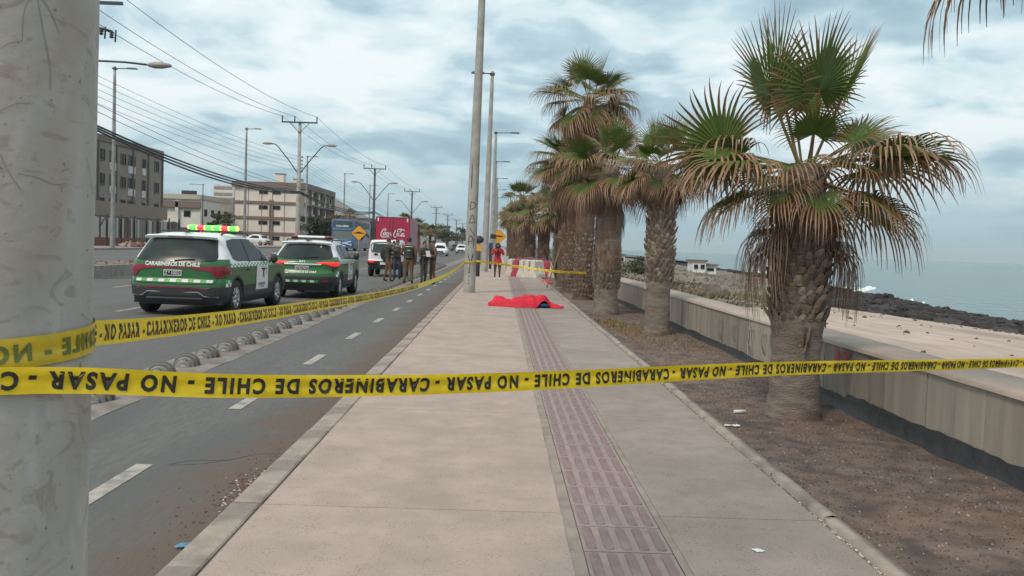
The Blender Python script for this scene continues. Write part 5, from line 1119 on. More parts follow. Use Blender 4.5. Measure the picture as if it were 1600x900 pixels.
b = MB(); b.b2(-1.1, 1.1, 6.1, 7.9, .7, 2.7); b.build('cab', M('truck_red'), t)
for sg in (-1, 1):
    for y in (1.4, 6.9): wheel(t, sg*1.02, y, .48, .3, 'metal_grey', sg=sg)
    b = MB(); b.box((sg*.95, -.03, .8), (.25, .04, .12)); b.build('tail_lamp', M('red_lens'), t)
# ---- coach
t = thing('coach', 'blue double deck coach facing us on the far carriageway, dark mural on its side', 'bus', (-17.45, 99, .22)); hw = 1.27
mat('coach_blue', (.04, .13, .30), .3, coat=.4); mat('coach_side', (.17, .19, .26), .4, (.13, .07, .07), .9, coat=.3, fac=(.42, .6)); mat('coach_grey', (.33, .36, .40), .4)
def cprof(u, v):
    a = [(.35, .06), (.8, 0), (1.25, .0), (1.35, .05), (2.3, .12), (2.45, .08), (2.6, .10), (3.35, .30), (3.52, .5), (3.58, .9)]
    return a
b = MB(); pr = cprof(0, 0)
b.grid(lambda u, v: ((2*u-1)*hw*(1-.02*v), interp(v, [i/9 for i in range(10)], [p[1] for p in pr])+.22*abs(2*u-1)**4, interp(v, [i/9 for i in range(10)], [p[0] for p in pr])), 14, 27); b.build('front', M('coach_blue'), t)
b = MB(); b.b2(-hw, hw, .45, 12.5, .35, 3.5); b.b2(-hw+.1, hw-.1, .6, 12.3, 3.5, 3.62); b.build('body', M('coach_side'), t)
fy = lambda x, z, off: (x, interp(z, [p[0] for p in pr], [p[1] for p in pr])+.22*abs(x/hw)**4-off, z)
b = MB(); patch(b, lambda u, v: fy(u, v, .015), [(-1.12, 2.62), (1.12, 2.62), (1.06, 3.35), (-1.06, 3.35)], cuts=5); b.build('upper_windscreen', M('glass_tint'), t)
b = MB(); patch(b, lambda u, v: fy(u, v, .015), [(-1.1, 1.32), (1.1, 1.32), (1.12, 2.22), (-1.12, 2.22)], cuts=5); b.build('windscreen', mat('glass_pale', (.13, .15, .13), .15), t)
b = MB(); strokes(b, [[(-1.2, 2.42), (-.6, 2.40), (.6, 2.40), (1.2, 2.42)]], .07, lambda u, v: fy(u, v, .03)); b.build('white_stripe', M('coach_grey'), t)
b = MB(); letter(b, 'CALAMA', 1.45, .17, lambda u, v: fy(-.75+u, 2.70+v, .03), bold=.03); b.build('destination_board', M('white_flat'), t)
b = MB(); strokes(b, [[(-1.0, 1.2), (-.2, 1.0), (.9, .75)], [(-1.0, 1.1), (-.3, .8), (.4, .55)]], .12, lambda u, v: fy(u, v, .02)); strokes(b, [[(.3, .95), (1.0, 1.12)]], .12, lambda u, v: fy(u, v, .022)); b.build('white_swoosh', M('white_flat'), t)
for sg in (-1, 1):
    b = MB(); b.lathe([(.10, -.03), (.12, 0), (0, .03)], fy(sg*.95, .75, .03), 10, axis='y'); b.build('headlight', mat('headlight', (.7, .72, .75), .2), t)
    b = MB(); b.tube([(sg*1.2, .2, 2.5), (sg*1.45, -.1, 2.45), (sg*1.5, -.15, 1.95)], [.04, .05, .1], 6); b.build('mirror', M('plastic_dark'), t)
    for y in (2.0, 9.5): wheel(t, sg*1.12, y, .5, .28, 'metal_grey', sg=sg)
for k in range(7): b = MB(); b.box((hw+.01, 1.9+k*1.5, 2.95), (.02, 1.35, .7)); b.build('side_window', M('glass_dark'), t)
b = MB(); strokes(b, [[(1, 1.0), (3, 2.3), (6, 1.4), (9, 2.2), (12, 1.2)], [(.8, 1.8), (4, 1.2), (8, 1.9), (12, 1.7)]], .32, lambda u, v: (hw+.012, u, v)); b.build('mural', mat('mural_rust', (.20, .08, .07), .5), t)
# ---- simple distant cars, still real shapes
def farcar(label, x, y, rz, m_, ln=4.3, wd=1.75, ht=1.5, facing=True, z=ROAD):
    t = thing('parked_car' if not facing else 'car', label, 'car', (x, y, z), rz, 'distant cars on the avenue'); w = wd/2
    lv = [(.2, w-.08, .15, ln-.12), (.5, w, 0, ln), (.75, w, .04, ln-.02), (.86, w-.02, .1, ln-.15), (.95, w-.06, .5, ln-1.1), (1.3, w-.18, .9, ln-1.6), (1.42, w-.24, 1.05, ln-1.8), (ht, w-.34, 1.3, ln-2.0)]
    B = Body(lv, bow=.08, cr=.25, cf=.3); mb = MB(); B.shell(mb, [.2+.06*i for i in range(int((ht-.2)/.06)+1)]+[ht], cap=.02); mb.build('body', M(m_), t)
    b = MB(); patch(b, lambda u, v: B.rear(u, v, .02), [(-w+.22, .99), (w-.22, .99), (w-.3, 1.36), (-w+.3, 1.36)], cuts=3); b.build('windscreen', M('glass_dark'), t)
    for sg in (-1, 1):
        b = MB(); patch(b, lambda u, v: B.side(u, v, .01, sg), [(1.0, .98), (ln-1.4, .98), (ln-1.8, 1.36), (1.15, 1.36)], cuts=3); b.build('side_window', M('glass_dark'), t)
        b = MB(); b.box(B.rear(sg*(w-.22), .70, .01), (.26, .05, .12)); b.build('headlight', M('headlight'), t)
        for y_ in (.8, ln-.85): wheel(t, sg*(w-.1), y_, .31, .2, 'metal_grey', sg=sg)
    b = MB(); b.box(B.rear(0, .55, .01), (.9, .04, .2)); b.box(B.rear(0, .3, .01), (1.4, .05, .14)); b.build('grille', M('plastic_dark'), t)
    b = MB(); b.box(B.rear(0, .42, .03), (.4, .02, .1)); b.build('number_plate', M('white_flat'), t)
farcar('white suv driving toward us beyond the policemen', -7.6, 112, 0, 'white_paint', 4.5, 1.85, 1.65)
farcar('pale car partly hidden by the second lamp post far down the road', -6.6, 150, 0, 'white_paint')
farcar('grey car behind the white suv in the distance', -11.2, 165, 0, 'metal_grey')
farcar('dark distant car between the two white cars', -9.6, 190, 0, 'plastic_dark')
farcar('white car parked across the far side in front of the cream flats', -33, 128, radians(80), 'white_paint', z=.3, facing=False)
farcar('silver car on the far carriageway behind the off-roader roof', -22, 140, 0, 'silver', z=.22)

# ================================================================== SMALL STREET THINGS
# lane separators
mat('bump_grey', (.165, .155, .145), .8, (.10, .095, .09), 6, .3, 30, col3=(.24, .21, .18), sc3=4)
def sepmesh():
    b = MB(); hl = .20
    # low ribbed half dome, ribs are arches across the long axis, blunt end toward the camera
    rows = [(-.20, .055), (-.195, .075), (-.165, .085), (-.16, .068), (-.135, .072), (-.13, .108), (-.095, .118), (-.09, .100), (-.06, .104), (-.055, .140), (-.015, .150), (-.01, .130), (.03, .132), (.035, .158), (.08, .155), (.085, .135), (.12, .125), (.125, .14), (.17, .105), (.20, .06)]
    n = 14; vs = [(r_*1.12*cos(pi*i/n), y, r_*1.1*max(0, sin(pi*i/n))**.85) for y, r_ in rows for i in range(n+1)]
    for j in range(len(rows)-1):
        for i in range(n): b.f.append((j*(n+1)+i, j*(n+1)+i+1, (j+1)*(n+1)+i+1, (j+1)*(n+1)+i)); b.m.append(1 if j in (0, 1, 4, 5) else 0); b.s.append(False)
    b.v = vs; b.f.append(tuple(range(n+1))); b.m.append(1); b.s.append(False); return b.mesh('base', [M('bump_grey'), mat('bump_pale', (.27, .26, .24), .7, (.17, .16, .15), 8)])
sm = sepmesh(); rm_ = MB().grid(lambda u, v: (.040*cos(pi*u), -.203, .034*sin(pi*u)*(1-v)+.006), 10, 2).mesh('reflector', mat('reflector_white', (.42, .41, .38), .5)); hm_ = MB().lathe([(0, -.012), (.016, -.012), (.016, .01)], (.03, -.158, .082), 8, axis='y').mesh('bolt_hole', M('black'))
ssmall = MB().box((0, 0, .05), (.3, .36, .1), taper=.6).mesh('base', M('bump_grey'))
ORD = 'first second third fourth fifth sixth seventh eighth ninth tenth eleventh twelfth thirteenth fourteenth fifteenth sixteenth seventeenth eighteenth nineteenth twentieth'.split()+['twenty-first', 'twenty-second', 'twenty-third', 'twenty-fourth']; cnt_ = {}
for k in range(66):
    y = 8.65+.83*k
    st_ = 'in the open stretch past the huge post' if k < 12 else 'beside the nearer police suv' if y < 23.5 else 'beside the second police suv' if y < 29.5 else 'between second police suv and policemen' if y < 34.5 else 'beside the policemen' if y < 45 else 'beyond the policemen toward the truck'
    q_ = cnt_.get(st_, 0); cnt_[st_] = q_+1; lb = 'ribbed grey lane separator, '+ORD[q_]+' of those '+st_
    o = thing('lane_separator', lb, 'lane separator', (-3.86+random.uniform(-.02, .02), y, ROAD+.02), random.uniform(-.12, .12), 'ribbed lane separators between road and cycle lane'); link('shell', sm, o); link('reflector', rm_, o); o.scale = (.9, .9, .88)
    if k < 20: link('bolt_hole', hm_, o)
# signs
def diamond(label, x, y, zc, s_, post=True, z0=0, sym='bump'):
    t = thing('warning_sign', label, 'road sign', (x, y, z0)); b = MB(); n = 4; h = s_/2*1.414; rr = .12*s_
    pts = [(0, h), (h, 0), (0, -h), (-h, 0)]; P = []
    for i in range(4):
        p = Vector(pts[i]); a = Vector(pts[i-1]); c = Vector(pts[(i+1) % 4]); P += [p+(a-p).normalized()*rr, p+(c-p).normalized()*rr]
    b.add([(p.x, -.03, zc+p.y) for p in P]+[(p.x, -.01, zc+p.y) for p in P], [tuple(range(8)), tuple(range(8, 16))[::-1]]+[(i, (i+1) % 8, (i+1) % 8+8, i+8) for i in range(8)]); b.build('board', M('sign_yellow'), t)
    b = MB()
    if sym == 'bump': b.add([(x_*s_, -.036, zc+z_*s_) for x_, z_ in ((-.5, -.06), (.5, -.06), (.5, 0), (.28, .03), (.1, .12), (-.1, .12), (-.28, .03), (-.5, 0))], [tuple(range(8))])
    else: b.add([(x_*s_, -.036, zc+z_*s_) for x_, z_ in ((-.5, -.02), (.1, -.06), (.45, .0), (.2, .06), (-.5, .1))], [tuple(range(5))])
    b.build('symbol', M('black'), t)
    b = MB(); b.tube([(0, 0, -.2), (0, 0, zc+.1)], .03, 6); b.build('post', M('metal_grey'), t); return t
t = diamond('orange yellow speed bump sign standing in front of the coach', -10.25, 65, 2.12, .78, z0=-.1)
diamond('yellow diamond warning sign above the head of the woman in red', -.10, 60, 2.08, .72, sym='arrow')
b = MB(); b.box((-.42, .05, 2.06), (.34, .12, .3)); b.box((-.95, .05, 2.06), (.14, .1, .3)); o = b.build('sign_box', M('plastic_dark')); o.location = (-.1, 59.9, 0); tag(o, 'small dark boxes fixed between the lamp posts beside the yellow diamond', 'box')
t = thing('crossing_signal', 'black round headed signal with yellow housing behind the second lamp post', 'signal', (-1.02, 42, 0)); b = MB(); b.lathe([(0, -.08), (.16, -.07), (.19, 0), (.16, .07), (0, .08)], (0, 0, 1.72), 16, axis='y', sc=(1, 1.25)); b.build('disc', M('plastic_dark'), t)
b = MB(); b.box((0, 0, 1.33), (.26, .2, .3)); b.build('housing', M('sign_yellow'), t); b = MB(); b.tube([(0, 0, 0), (0, 0, 1.5)], .09, 8); b.build('post', M('metal_dark'), t)
b = MB(); b.box((0, 0, .8), (.18, .14, 1.6)); b.box((0, 0, 1.45), (.24, .16, .35), 1); o = b.build('litter_bin', [M('plastic_dark'), mat('bin_blue', (.03, .06, .14), .5)]); o.location = (-.60, 56, 0); tag(o, 'slim dark blue topped bin between the third and fourth lamp posts', 'bin')
# plastic barriers
def barrier(label, x, y, rz, m_, ln=1.0, z=0):
    t = thing('plastic_barrier', label, 'barrier', (x, y, z), rz, 'red and white plastic barriers'); b = MB()
    sec = [(-.24, 0), (.24, 0), (.22, .16), (.13, .34), (.10, .78), (.05, .82), (-.05, .82), (-.10, .78), (-.13, .34), (-.22, .16)]
    n = 12; vs = []
    for i in range(n+1):
        u = i/n; k = 1-.16*(1 if (i % 4) in (2,) else 0); xx = (u-.5)*ln
        for sy, sz in sec: vs.append((xx, sy*(k if .1 < sz < .8 else 1), sz+(.02 if sz > .7 and i % 4 == 2 else 0)))
    m = len(sec); b.add(vs, [(i*m+j, i*m+(j+1) % m, (i+1)*m+(j+1) % m, (i+1)*m+j) for i in range(n) for j in range(m)]+[tuple(range(m))[::-1], tuple(n*m+j for j in range(m))]); b.build('shell', M(m_), t)
    for xx in (-.22*ln, .22*ln): b = MB(); b.box((xx, 0, .45), (.10*ln, .30, .22), taper=.7); b.build('fork_pocket', M('plastic_dark'), t)
    return t
bs = [(.62, 44.6, 74, 'barrier_white', 'leftmost white barrier standing on the pavement'), (.92, 43.9, 70, 'barrier_red', 'red barrier second from the left'), (1.22, 43.6, 66, 'barrier_white', 'white barrier third from the left'), (1.50, 43.5, 62, 'barrier_white', 'white barrier fourth from the left'), (1.80, 43.3, 60, 'barrier_white', 'grubby white barrier at the pavement edge'),
      (2.25, 46.2, 8, 'barrier_red', 'red barrier behind the pavement edge'), (2.72, 46.0, 85, 'barrier_white', 'thin white barrier between two red ones'), (3.15, 46.2, 5, 'barrier_red', 'red barrier next to the plank'), (3.5, 46.4, 80, 'barrier_white', 'last white barrier beside the palm trunk')]
for x, y, a, m_, lb in bs: barrier(lb, x, y, radians(a), m_, .95, 0 if x < 2 else -.05)
for k, (x0, y0, x1, y1) in enumerate(((.9, 47, 2.0, 56), (1.9, 48.5, 2.9, 52))):
    barrier(['long red barrier run stretching behind the white ones', 'second red barrier run beyond the white ones'][k], (x0+x1)/2, (y0+y1)/2, atan2(y1-y0, x1-x0), 'barrier_red', sqrt((x1-x0)**2+(y1-y0)**2), 0)
# leaning plank, red scrap
b = MB(); b.tube([(1.72, 32.6, -.05), (2.33, 33.3, 1.86)], .035, 4, smooth=False); b.tube([(2.33, 33.3, 1.84), (1.9, 33.4, 1.87)], .02, 4, smooth=False); tag(b.build('plank', M('wood')), 'brown plank leaning against the palm trunks', 'plank')
b = MB(); b.grid(lambda u, v: ((u-.5)*.62*(1-.3*(2*v-1)**2), (v-.5)*.9, .03+.09*sin(pi*u)*sin(pi*v)+.03*fn(u*5, v*5)), 14, 10); o = b.build('red_cloth', M('sheet_red'), loc=(2.02, 38.5, -.05)); tag(o, 'small red cloth scrap on the soil by the plank', 'cloth')

# ================================================================== PEOPLE
mat('skin', (.30, .165, .115), .6); mat('hair_black', (.012, .010, .010), .5); mat('uniform_brown', (.165, .096, .055), .85, (.12, .072, .042), 9); mat('uniform_olive', (.08, .07, .045), .85, (.06, .055, .036), 9)
mat('vest_green', (.045, .046, .036), .8, (.032, .034, .027), 12); mat('boot_black', (.012, .012, .012), .4); mat('reflect_band', (.55, .56, .52), .4); mat('jacket_red', (.50, .018, .03), .65, (.38, .012, .022), 14); mat('tights', (.085, .035, .035), .7); mat('shoe_white', (.65, .65, .65), .6); mat('phone', (.02, .02, .025), .2); mat('lip', (.30, .07, .06), .5); mat('shirt_white', (.60, .61, .62), .7); mat('denim', (.03, .05, .09), .8)
def skinmesh(name, verts, edges, matfn, mats, sub=2, root=0):
    """verts: list of (co, (rx, ry)); grows one continuous surface round the skeleton"""
    bm = bmesh.new(); sl = bm.verts.layers.skin.verify(); V_ = []
    for i, (co, r_) in enumerate(verts):
        v = bm.verts.new(co); v[sl].radius = r_ if isinstance(r_, tuple) else (r_, r_); v[sl].use_root = (i == root); V_.append(v)
    for a, b_ in edges: bm.edges.new((V_[a], V_[b_]))
    me = bpy.data.meshes.new(name); bm.to_mesh(me); bm.free(); ob = bpy.data.objects.new(name, me); C.objects.link(ob)
    m1 = ob.modifiers.new('Skin', 'SKIN'); m1.use_smooth_shade = True
    if sub: m2 = ob.modifiers.new('Sub', 'SUBSURF'); m2.levels = sub; m2.render_levels = sub
    dg = bpy.context.evaluated_depsgraph_get(); dg.update(); out = bpy.data.meshes.new_from_object(ob.evaluated_get(dg)); bpy.data.objects.remove(ob); bpy.data.meshes.remove(me); out.name = name
    out.materials.clear()
    for m in mats: out.materials.append(m)
    for p in out.polygons: p.material_index = matfn(p.center); p.use_smooth = True
    return out
def person(label, x, y, z, rz, h=1.74, stance=.10, step=0, arms=('down', 'down'), lean=0, build=1.0, mats=('uniform_brown', 'uniform_brown', 'skin', 'boot_black'), head=0, vest='vest_green', cap=None, hair='short', skirt=False, sleeves='short', band=False, belt=True, group='policemen standing by the separators', look=0, lower_split=.55, female=False):
    """local frame: faces +Y, X to its right hand side... origin between the feet"""
    t = thing('person', label, 'person', (x, y, z), rz, group); k = h/1.75; q = build
    Vt = []; Ed = []; reg = {}
    def v(co, r_, par=None):
        Vt.append((Vector(co)*k, tuple(a*k for a in (r_ if isinstance(r_, tuple) else (r_, r_))))); i = len(Vt)-1
        if par is not None: Ed.append((par, i))
        return i
    pel = v((0, 0, .95), (.155*q, .12*q)); wa = v((0, .01, 1.08), (.135*q if not female else .115, .105*q), pel); ch = v((0, .01+lean*.3, 1.28), (.165*q, .12*q), wa); sh = v((0, lean*.5, 1.42), (.13*q, .09*q), ch); nk = v((0, .01+lean*.6, 1.50), .056, sh); hd = v((0, .025+lean*.7, 1.575), (.066, .078), nk); hd2 = v((0, .02+lean*.7, 1.65), (.078, .092), hd); hd3 = v((0, .01+lean*.7, 1.715), (.055, .066), hd2)
    nose = v((0, .118+lean*.7, 1.612), (.012, .012), hd)
    hands = []
    for sg, pose in ((1, arms[0]), (-1, arms[1])):
        s_ = v((sg*.175*q, lean*.5, 1.415), (.062*q, .06*q), sh)
        E_ = dict(down=((.235, -.02, 1.13), (.245, .04, .89)), hip=((.33, -.06, 1.18), (.22, .06, 1.02)), chest=((.25, .03, 1.15), (.08, .27, 1.25)), phone=((.23, .06, 1.17), (.07, .27, 1.42)), face=((.23, .16, 1.22), (.10, .20, 1.50)), fold=((.25, .05, 1.13), (-.02, .22, 1.17)), bent=((.25, -.02, 1.14), (.21, .21, 1.08)))[pose]
        e_ = v((sg*E_[0][0]*q, E_[0][1]+lean*.4, E_[0][2]), .044*q, s_); w_ = v((sg*E_[1][0], E_[1][1]+lean*.4, E_[1][2]), .028, e_)
        d = (Vt[w_][0]-Vt[e_][0]).normalized(); pm = Vt[w_][0]/k+d*.075; side = d.cross(Vector((0, 1, 0.3))).normalized(); pal = v(pm, (.038, .018), w_)
        for fi, (off, ln) in enumerate(((-.03, .07), (-.01, .08), (.01, .076), (.03, .06))):
            a = v(pm+d*.035+side*off, .0105, pal); b_ = v(pm+d*(.035+ln*.55)+side*off*1.1+Vector((0, 0, -.008)), .0095, a); v(pm+d*(.035+ln*.95)+side*off*1.1+Vector((-sg*.012, 0, -.022)), .008, b_)
        a = v(pm-d*.03+side*(.045 if sg > 0 else -.045), .011, pal); v(pm+d*.02+side*(.06 if sg > 0 else -.06), .009, a)
        hands.append(pm*k)
    for sg in (1, -1):
        hp = v((sg*.09*q, 0, .88), (.095*q, .10*q), pel); kn = v((sg*(.09+stance*.5), .02+sg*step*.5, .48), (.066*q if not skirt else .052, .068*q if not skirt else .055), hp); an = v((sg*(.085+stance), -.02+sg*step, .10), (.052 if not skirt else .036, .055 if not skirt else .038), kn); hl = v((sg*(.085+stance), -.02+sg*step, .04), (.042, .042), an); v((sg*(.095+stance*1.1), .13+sg*step, .035), (.042, .03), hl)
    tor, leg, sk, shoe = mats
    zt = .97*k
    def mf(c):
        c_ = c/k
        if c_.z < .10: return 3
        if c_.z > 1.50 and abs(c_.x) < .13 and c_.y < .2+lean: return 2
        # forearms and hands
        for sg, hpnt in zip((1, -1), hands):
            if (c-hpnt).length < .125*k: return 2
            if sleeves == 'short' and (c-(hpnt*.62+Vt[[i for i in range(len(Vt))][0]][0]*0+Vector((sg*.09, 0, .47*k)))).length < .02: return 2
        if skirt and c_.z < .78: return 1
        return 0 if c_.z > (.97 if not skirt else .80) else 1
    me = skinmesh('body', Vt, Ed, mf, [M(tor), M(leg), M(sk), M(shoe)], 1); link('body', me, t)
    hy = lean*.7*k
    # face
    b = MB()
    for sg in (-1, 1): b.lathe([(0, .004), (.012, 0)], (sg*.032*k, .098*k+hy, 1.632*k), 8, axis='y', sc=(.6, 1))
    b.build('eyes', M('hair_black'), t)
    b = MB(); b.box((0, .100*k+hy, 1.575*k), (.045, .012, .012)); b.build('mouth', M('lip'), t)
    for sg in (-1, 1): b = MB(); b.lathe([(.012, -.01), (.026, 0), (.012, .01)], (sg*.082*k, .01+hy, 1.615*k), 8, axis='x', sc=(.7, 1)); b.build('ear', M(sk), t)
    b = MB()
    def hcap(u, vv):
        a = 2*pi*u; e_ = vv*(pi*.5); return (.088*k*cos(a)*cos(e_), hy+(.012+(.101*sin(a))*cos(e_)-(.012 if sin(a) > 0 else 0))*k, (1.655+.098*sin(e_)-(.05*(sin(a) < -.2) if vv < .3 else 0))*k)
    b.grid(hcap, 18, 8)
    if hair == 'long':
        b.grid(lambda u, vv: (.105*k*cos(pi+pi*u)*(1+.12*vv), hy+(.105*sin(pi+pi*u)*(1-.1*vv)+.03)*k, (1.70-.36*vv+.01*sin(u*40))*k), 18, 8)
        for sg in (-1, 1): b.tube([(sg*.075*k, .05+hy, 1.70*k), (sg*.095*k, .07+hy, 1.58*k), (sg*.10*k, .09+hy, 1.42*k)], [.03, .035, .015], 6)
    elif hair == 'bun': b.lathe([(0, -.04), (.035, -.02), (.04, 0), (.03, .03), (0, .04)], (0, -.12*k+hy, 1.66*k), 10)
    b.build('hair', M('hair_black'), t)
    if cap:
        b = MB(); b.lathe([(.095, 1.665), (.10, 1.70), (.105, 1.73), (.09, 1.755), (0, 1.76)], (0, hy+.01, 0), 18, sc=(1, 1.08)); b.v = [(a, c, d*k) for a, c, d in b.v]; b.prism([(-.08, .08+hy), (-.05, .17+hy), (.05, .17+hy), (.08, .08+hy)], 1.665*k, 1.68*k); b.build('cap', M(cap), t)
    if vest:
        b = MB(); prof = [(.98, .165, .135), (1.1, .155, .128), (1.25, .182, .14), (1.38, .185, .135), (1.455, .15, .115), (1.475, .10, .08)]
        def vf(u, vv):
            zz = interp(vv, [i/5 for i in range(6)], [p[0] for p in prof]); rx = interp(vv, [i/5 for i in range(6)], [p[1] for p in prof])*q; ry = interp(vv, [i/5 for i in range(6)], [p[2] for p in prof])*q; a = 2*pi*u
            return (rx*cos(a)*k, (ry*sin(a)+lean*max(0, zz-1)*1.1)*k, (zz+.004*sin(a*3))*k)
        b.grid(vf, 22, 12); vo = b.build('vest', M(vest), t)
        for zz, xx in ((1.08, .1), (1.08, -.1), (1.25, .09), (1.25, -.09), (1.08, 0)): b = MB(); b.box((xx*k, .15*k*q+lean*.2, zz*k), (.075, .05, .10)); b.build('pouch', M(vest), vo)
        if band:
            b = MB(); b.grid(lambda u, vv: Vector(vf(.62+.26*u, .66+.06*vv))+Vector((0, -.008, 0)), 8, 2); b.build('reflective_band', M('reflect_band'), vo)
            b = MB(); letter(b, 'OS9', .13, .05, lambda u, vv: (-.065+u, vf(.75, .5)[1]-.012, 1.24*k+vv), bold=.04); b.build('back_lettering', M('reflect_band'), vo)
    if belt:
        b = MB(); b.lathe([(.16*q, .955), (.168*q, .96), (.168*q, 1.005), (.16*q, 1.01)], (0, 0, 0), 20, sc=(1, .82)); b.v = [(a*k, c*k, d*k) for a, c, d in b.v]; b.box((.17*q*k, .02, .93*k), (.06, .10, .18)); b.box((-.10, .13*k, .99*k), (.08, .05, .1)); b.build('belt', M('plastic_dark'), t)
    if skirt:
        b = MB(); b.grid(lambda u, vv: (cos(2*pi*u)*(.165+.035*vv)*k, sin(2*pi*u)*(.13+.03*vv)*k+.004*sin(u*60), (.98-.20*vv)*k), 26, 5); b.build('jacket_hem', M(tor), t)
        b = MB(); b.grid(lambda u, vv: (lerp(-.03, .03, u)*k, (.125+.035*sin(pi*vv)*0)*k+.028, (1.40-.36*vv)*k), 2, 5); b.build('jacket_front', M('hair_black'), t)
    return t, hands
P1, h_ = person('policeman with arms raised to his chest, standing in front of the off-roader', -4.52, 36.3, ROAD+.03, radians(-70), 1.76, .03, .10, ('face', 'chest'), mats=('uniform_olive', 'uniform_brown', 'skin', 'boot_black'), vest='vest_green')
b = MB(); b.lathe([(.045, -.06), (.055, 0), (.045, .06)], (0, 0, 0), 8); o = b.build('radio', M('plastic_dark'), P1); o.location = h_[0]
P2, h_ = person('man with white sleeves half hidden behind the first policeman', -4.25, 37.2, ROAD+.03, radians(180), 1.70, .03, 0, ('down', 'bent'), mats=('shirt_white', 'denim', 'skin', 'boot_black'), vest='vest_green', group='policemen standing by the separators')
person('broad policeman seen from behind with a white band across his vest', -3.57, 35.1, ROAD+.03, radians(4), 1.78, .06, .02, ('down', 'bent'), build=1.16, vest='vest_green', cap='vest_green', band=True)
P4, h_ = person('dark uniformed policeman with folded arms, third from the left', -2.98, 35.2, ROAD+.01, radians(-140), 1.70, .02, .03, ('fold', 'fold'), mats=('uniform_olive', 'uniform_olive', 'skin', 'boot_black'), vest='vest_green')
b = MB(); b.box((0, .27, 1.20), (.19, .02, .25), rot=Matrix.Rotation(.4, 3, 'X')); b.build('notepad', M('shirt_white'), P4)
person('rightmost policeman in brown uniform, arms held at his chest', -2.66, 35.6, ROAD+.01, radians(115), 1.74, .02, .04, ('chest', 'bent'), vest='vest_green', build=1.02)
Wm, hh_ = person('woman in red jacket with long dark hair looking at her phone on the pavement', -.10, 38.8, 0, radians(180), 1.60, .03, .02, ('phone', 'phone'), mats=('jacket_red', 'tights', 'skin', 'shoe_white'), vest=None, hair='long', skirt=True, sleeves='long', belt=False, female=True, build=1.22, group='')
b = MB(); b.box((0, .36*1.6/1.75, 1.50*1.6/1.75), (.075, .012, .15), rot=Matrix.Rotation(-.4, 3, 'X')); b.build('phone', M('phone'), Wm)
if 'group' in Wm: del Wm['group']

# ================================================================== COVERED BODY
def lying():
    # chain along X (head at left, legs to the right), lying on the side, knees bent
    Vt = [((.95, 0, .15), (.15, .13)), ((.70, .02, .15), (.14, .12)), ((.48, .02, .14), (.14, .12)), ((.30, .02, .12), (.07, .07)), ((.18, .02, .11), (.09, .09)), ((1.12, -.12, .13), (.10, .10)), ((1.40, -.22, .11), (.078, .078)), ((1.50, .02, .07), (.055, .055)), ((1.62, .14, .05), (.05, .04)), ((1.14, .10, .10), (.10, .10)), ((1.44, .10, .08), (.075, .07)), ((1.60, .30, .05), (.05, .045)), ((.50, -.08, .10), (.055, .055)), ((.72, -.12, .07), (.045, .045)), ((.88, -.10, .05), (.035, .03))]
    Ed = [(0, 1), (1, 2), (2, 3), (3, 4), (0, 5), (5, 6), (6, 7), (7, 8), (0, 9), (9, 10), (10, 11), (2, 12), (12, 13), (13, 14)]
    me = skinmesh('body', [(Vector(a), b_) for a, b_ in Vt], Ed, lambda c: 0, [M('blue_cloth')], 1)
    t = thing('person', 'figure lying under the red sheet, only blue clothing showing at its lower edge', 'person', (-.24, 22.0, .0)); me.transform(Matrix.Diagonal((1, .82, .58, 1))); link('body', me, t); return t
lying()
def sheet(u, v):
    # u along the body 0..1 (1.85 m), v from near edge to far edge
    x = u*1.86; c = interp(u, [0, .04, .09, .20, .28, .40, .62, .74, .80, .86, 1], [.03, .10, .24, .23, .20, .27, .33, .27, .19, .08, .03])
    near = interp(u, [0, .05, .2, .33, .5, .66, .76, .82, .88, .95, 1], [.02, -.10, -.16, -.30, -.33, -.27, -.16, -.10, -.26, -.24, -.12])+.03*fn(u*9, 3)
    far = interp(u, [0, .08, .3, .6, .78, .9, 1], [.08, .36, .42, .45, .38, .22, .02])
    y = lerp(near, far, v); mid = interp(v, [0, .10, .30, .55, .8, 1], [0, .62, .98, 1.0, .55, 0])
    lift = 0
    if .64 < u < .83: lift = (1-v)**3*(.17*sin(pi*(u-.64)/.19))   # raised edge showing the blue clothing
    folds = (.050*fn(u*7+v*2.2, v*4, 1)+.034*fn(u*17-v*5, v*6, 4)+.026*sin(u*24+v*8+4*fn(u*3, v*2))+.012*fn(u*40, v*14, 8))*min(1, mid*1.6+.12)
    if .28 < u < .34: folds -= .028*(1-abs(u-.31)/.03)*mid
    return (x, y, max(.008, c*mid*.88+folds*.8+lift+.010))
b = MB(); b.grid(sheet, 120, 40); n0 = len(b.v)
b.v += [(x, y, z-.008) for x, y, z in b.v]; b.f += [tuple(i+n0 for i in f)[::-1] for f in b.f]; b.m += b.m[:]; b.s += b.s[:]
o = b.build('red_sheet', M('sheet_red'), loc=(-.26, 22.0, .002)); tag(o, 'bright red sheet spread over a lying figure across the tactile strip', 'sheet')

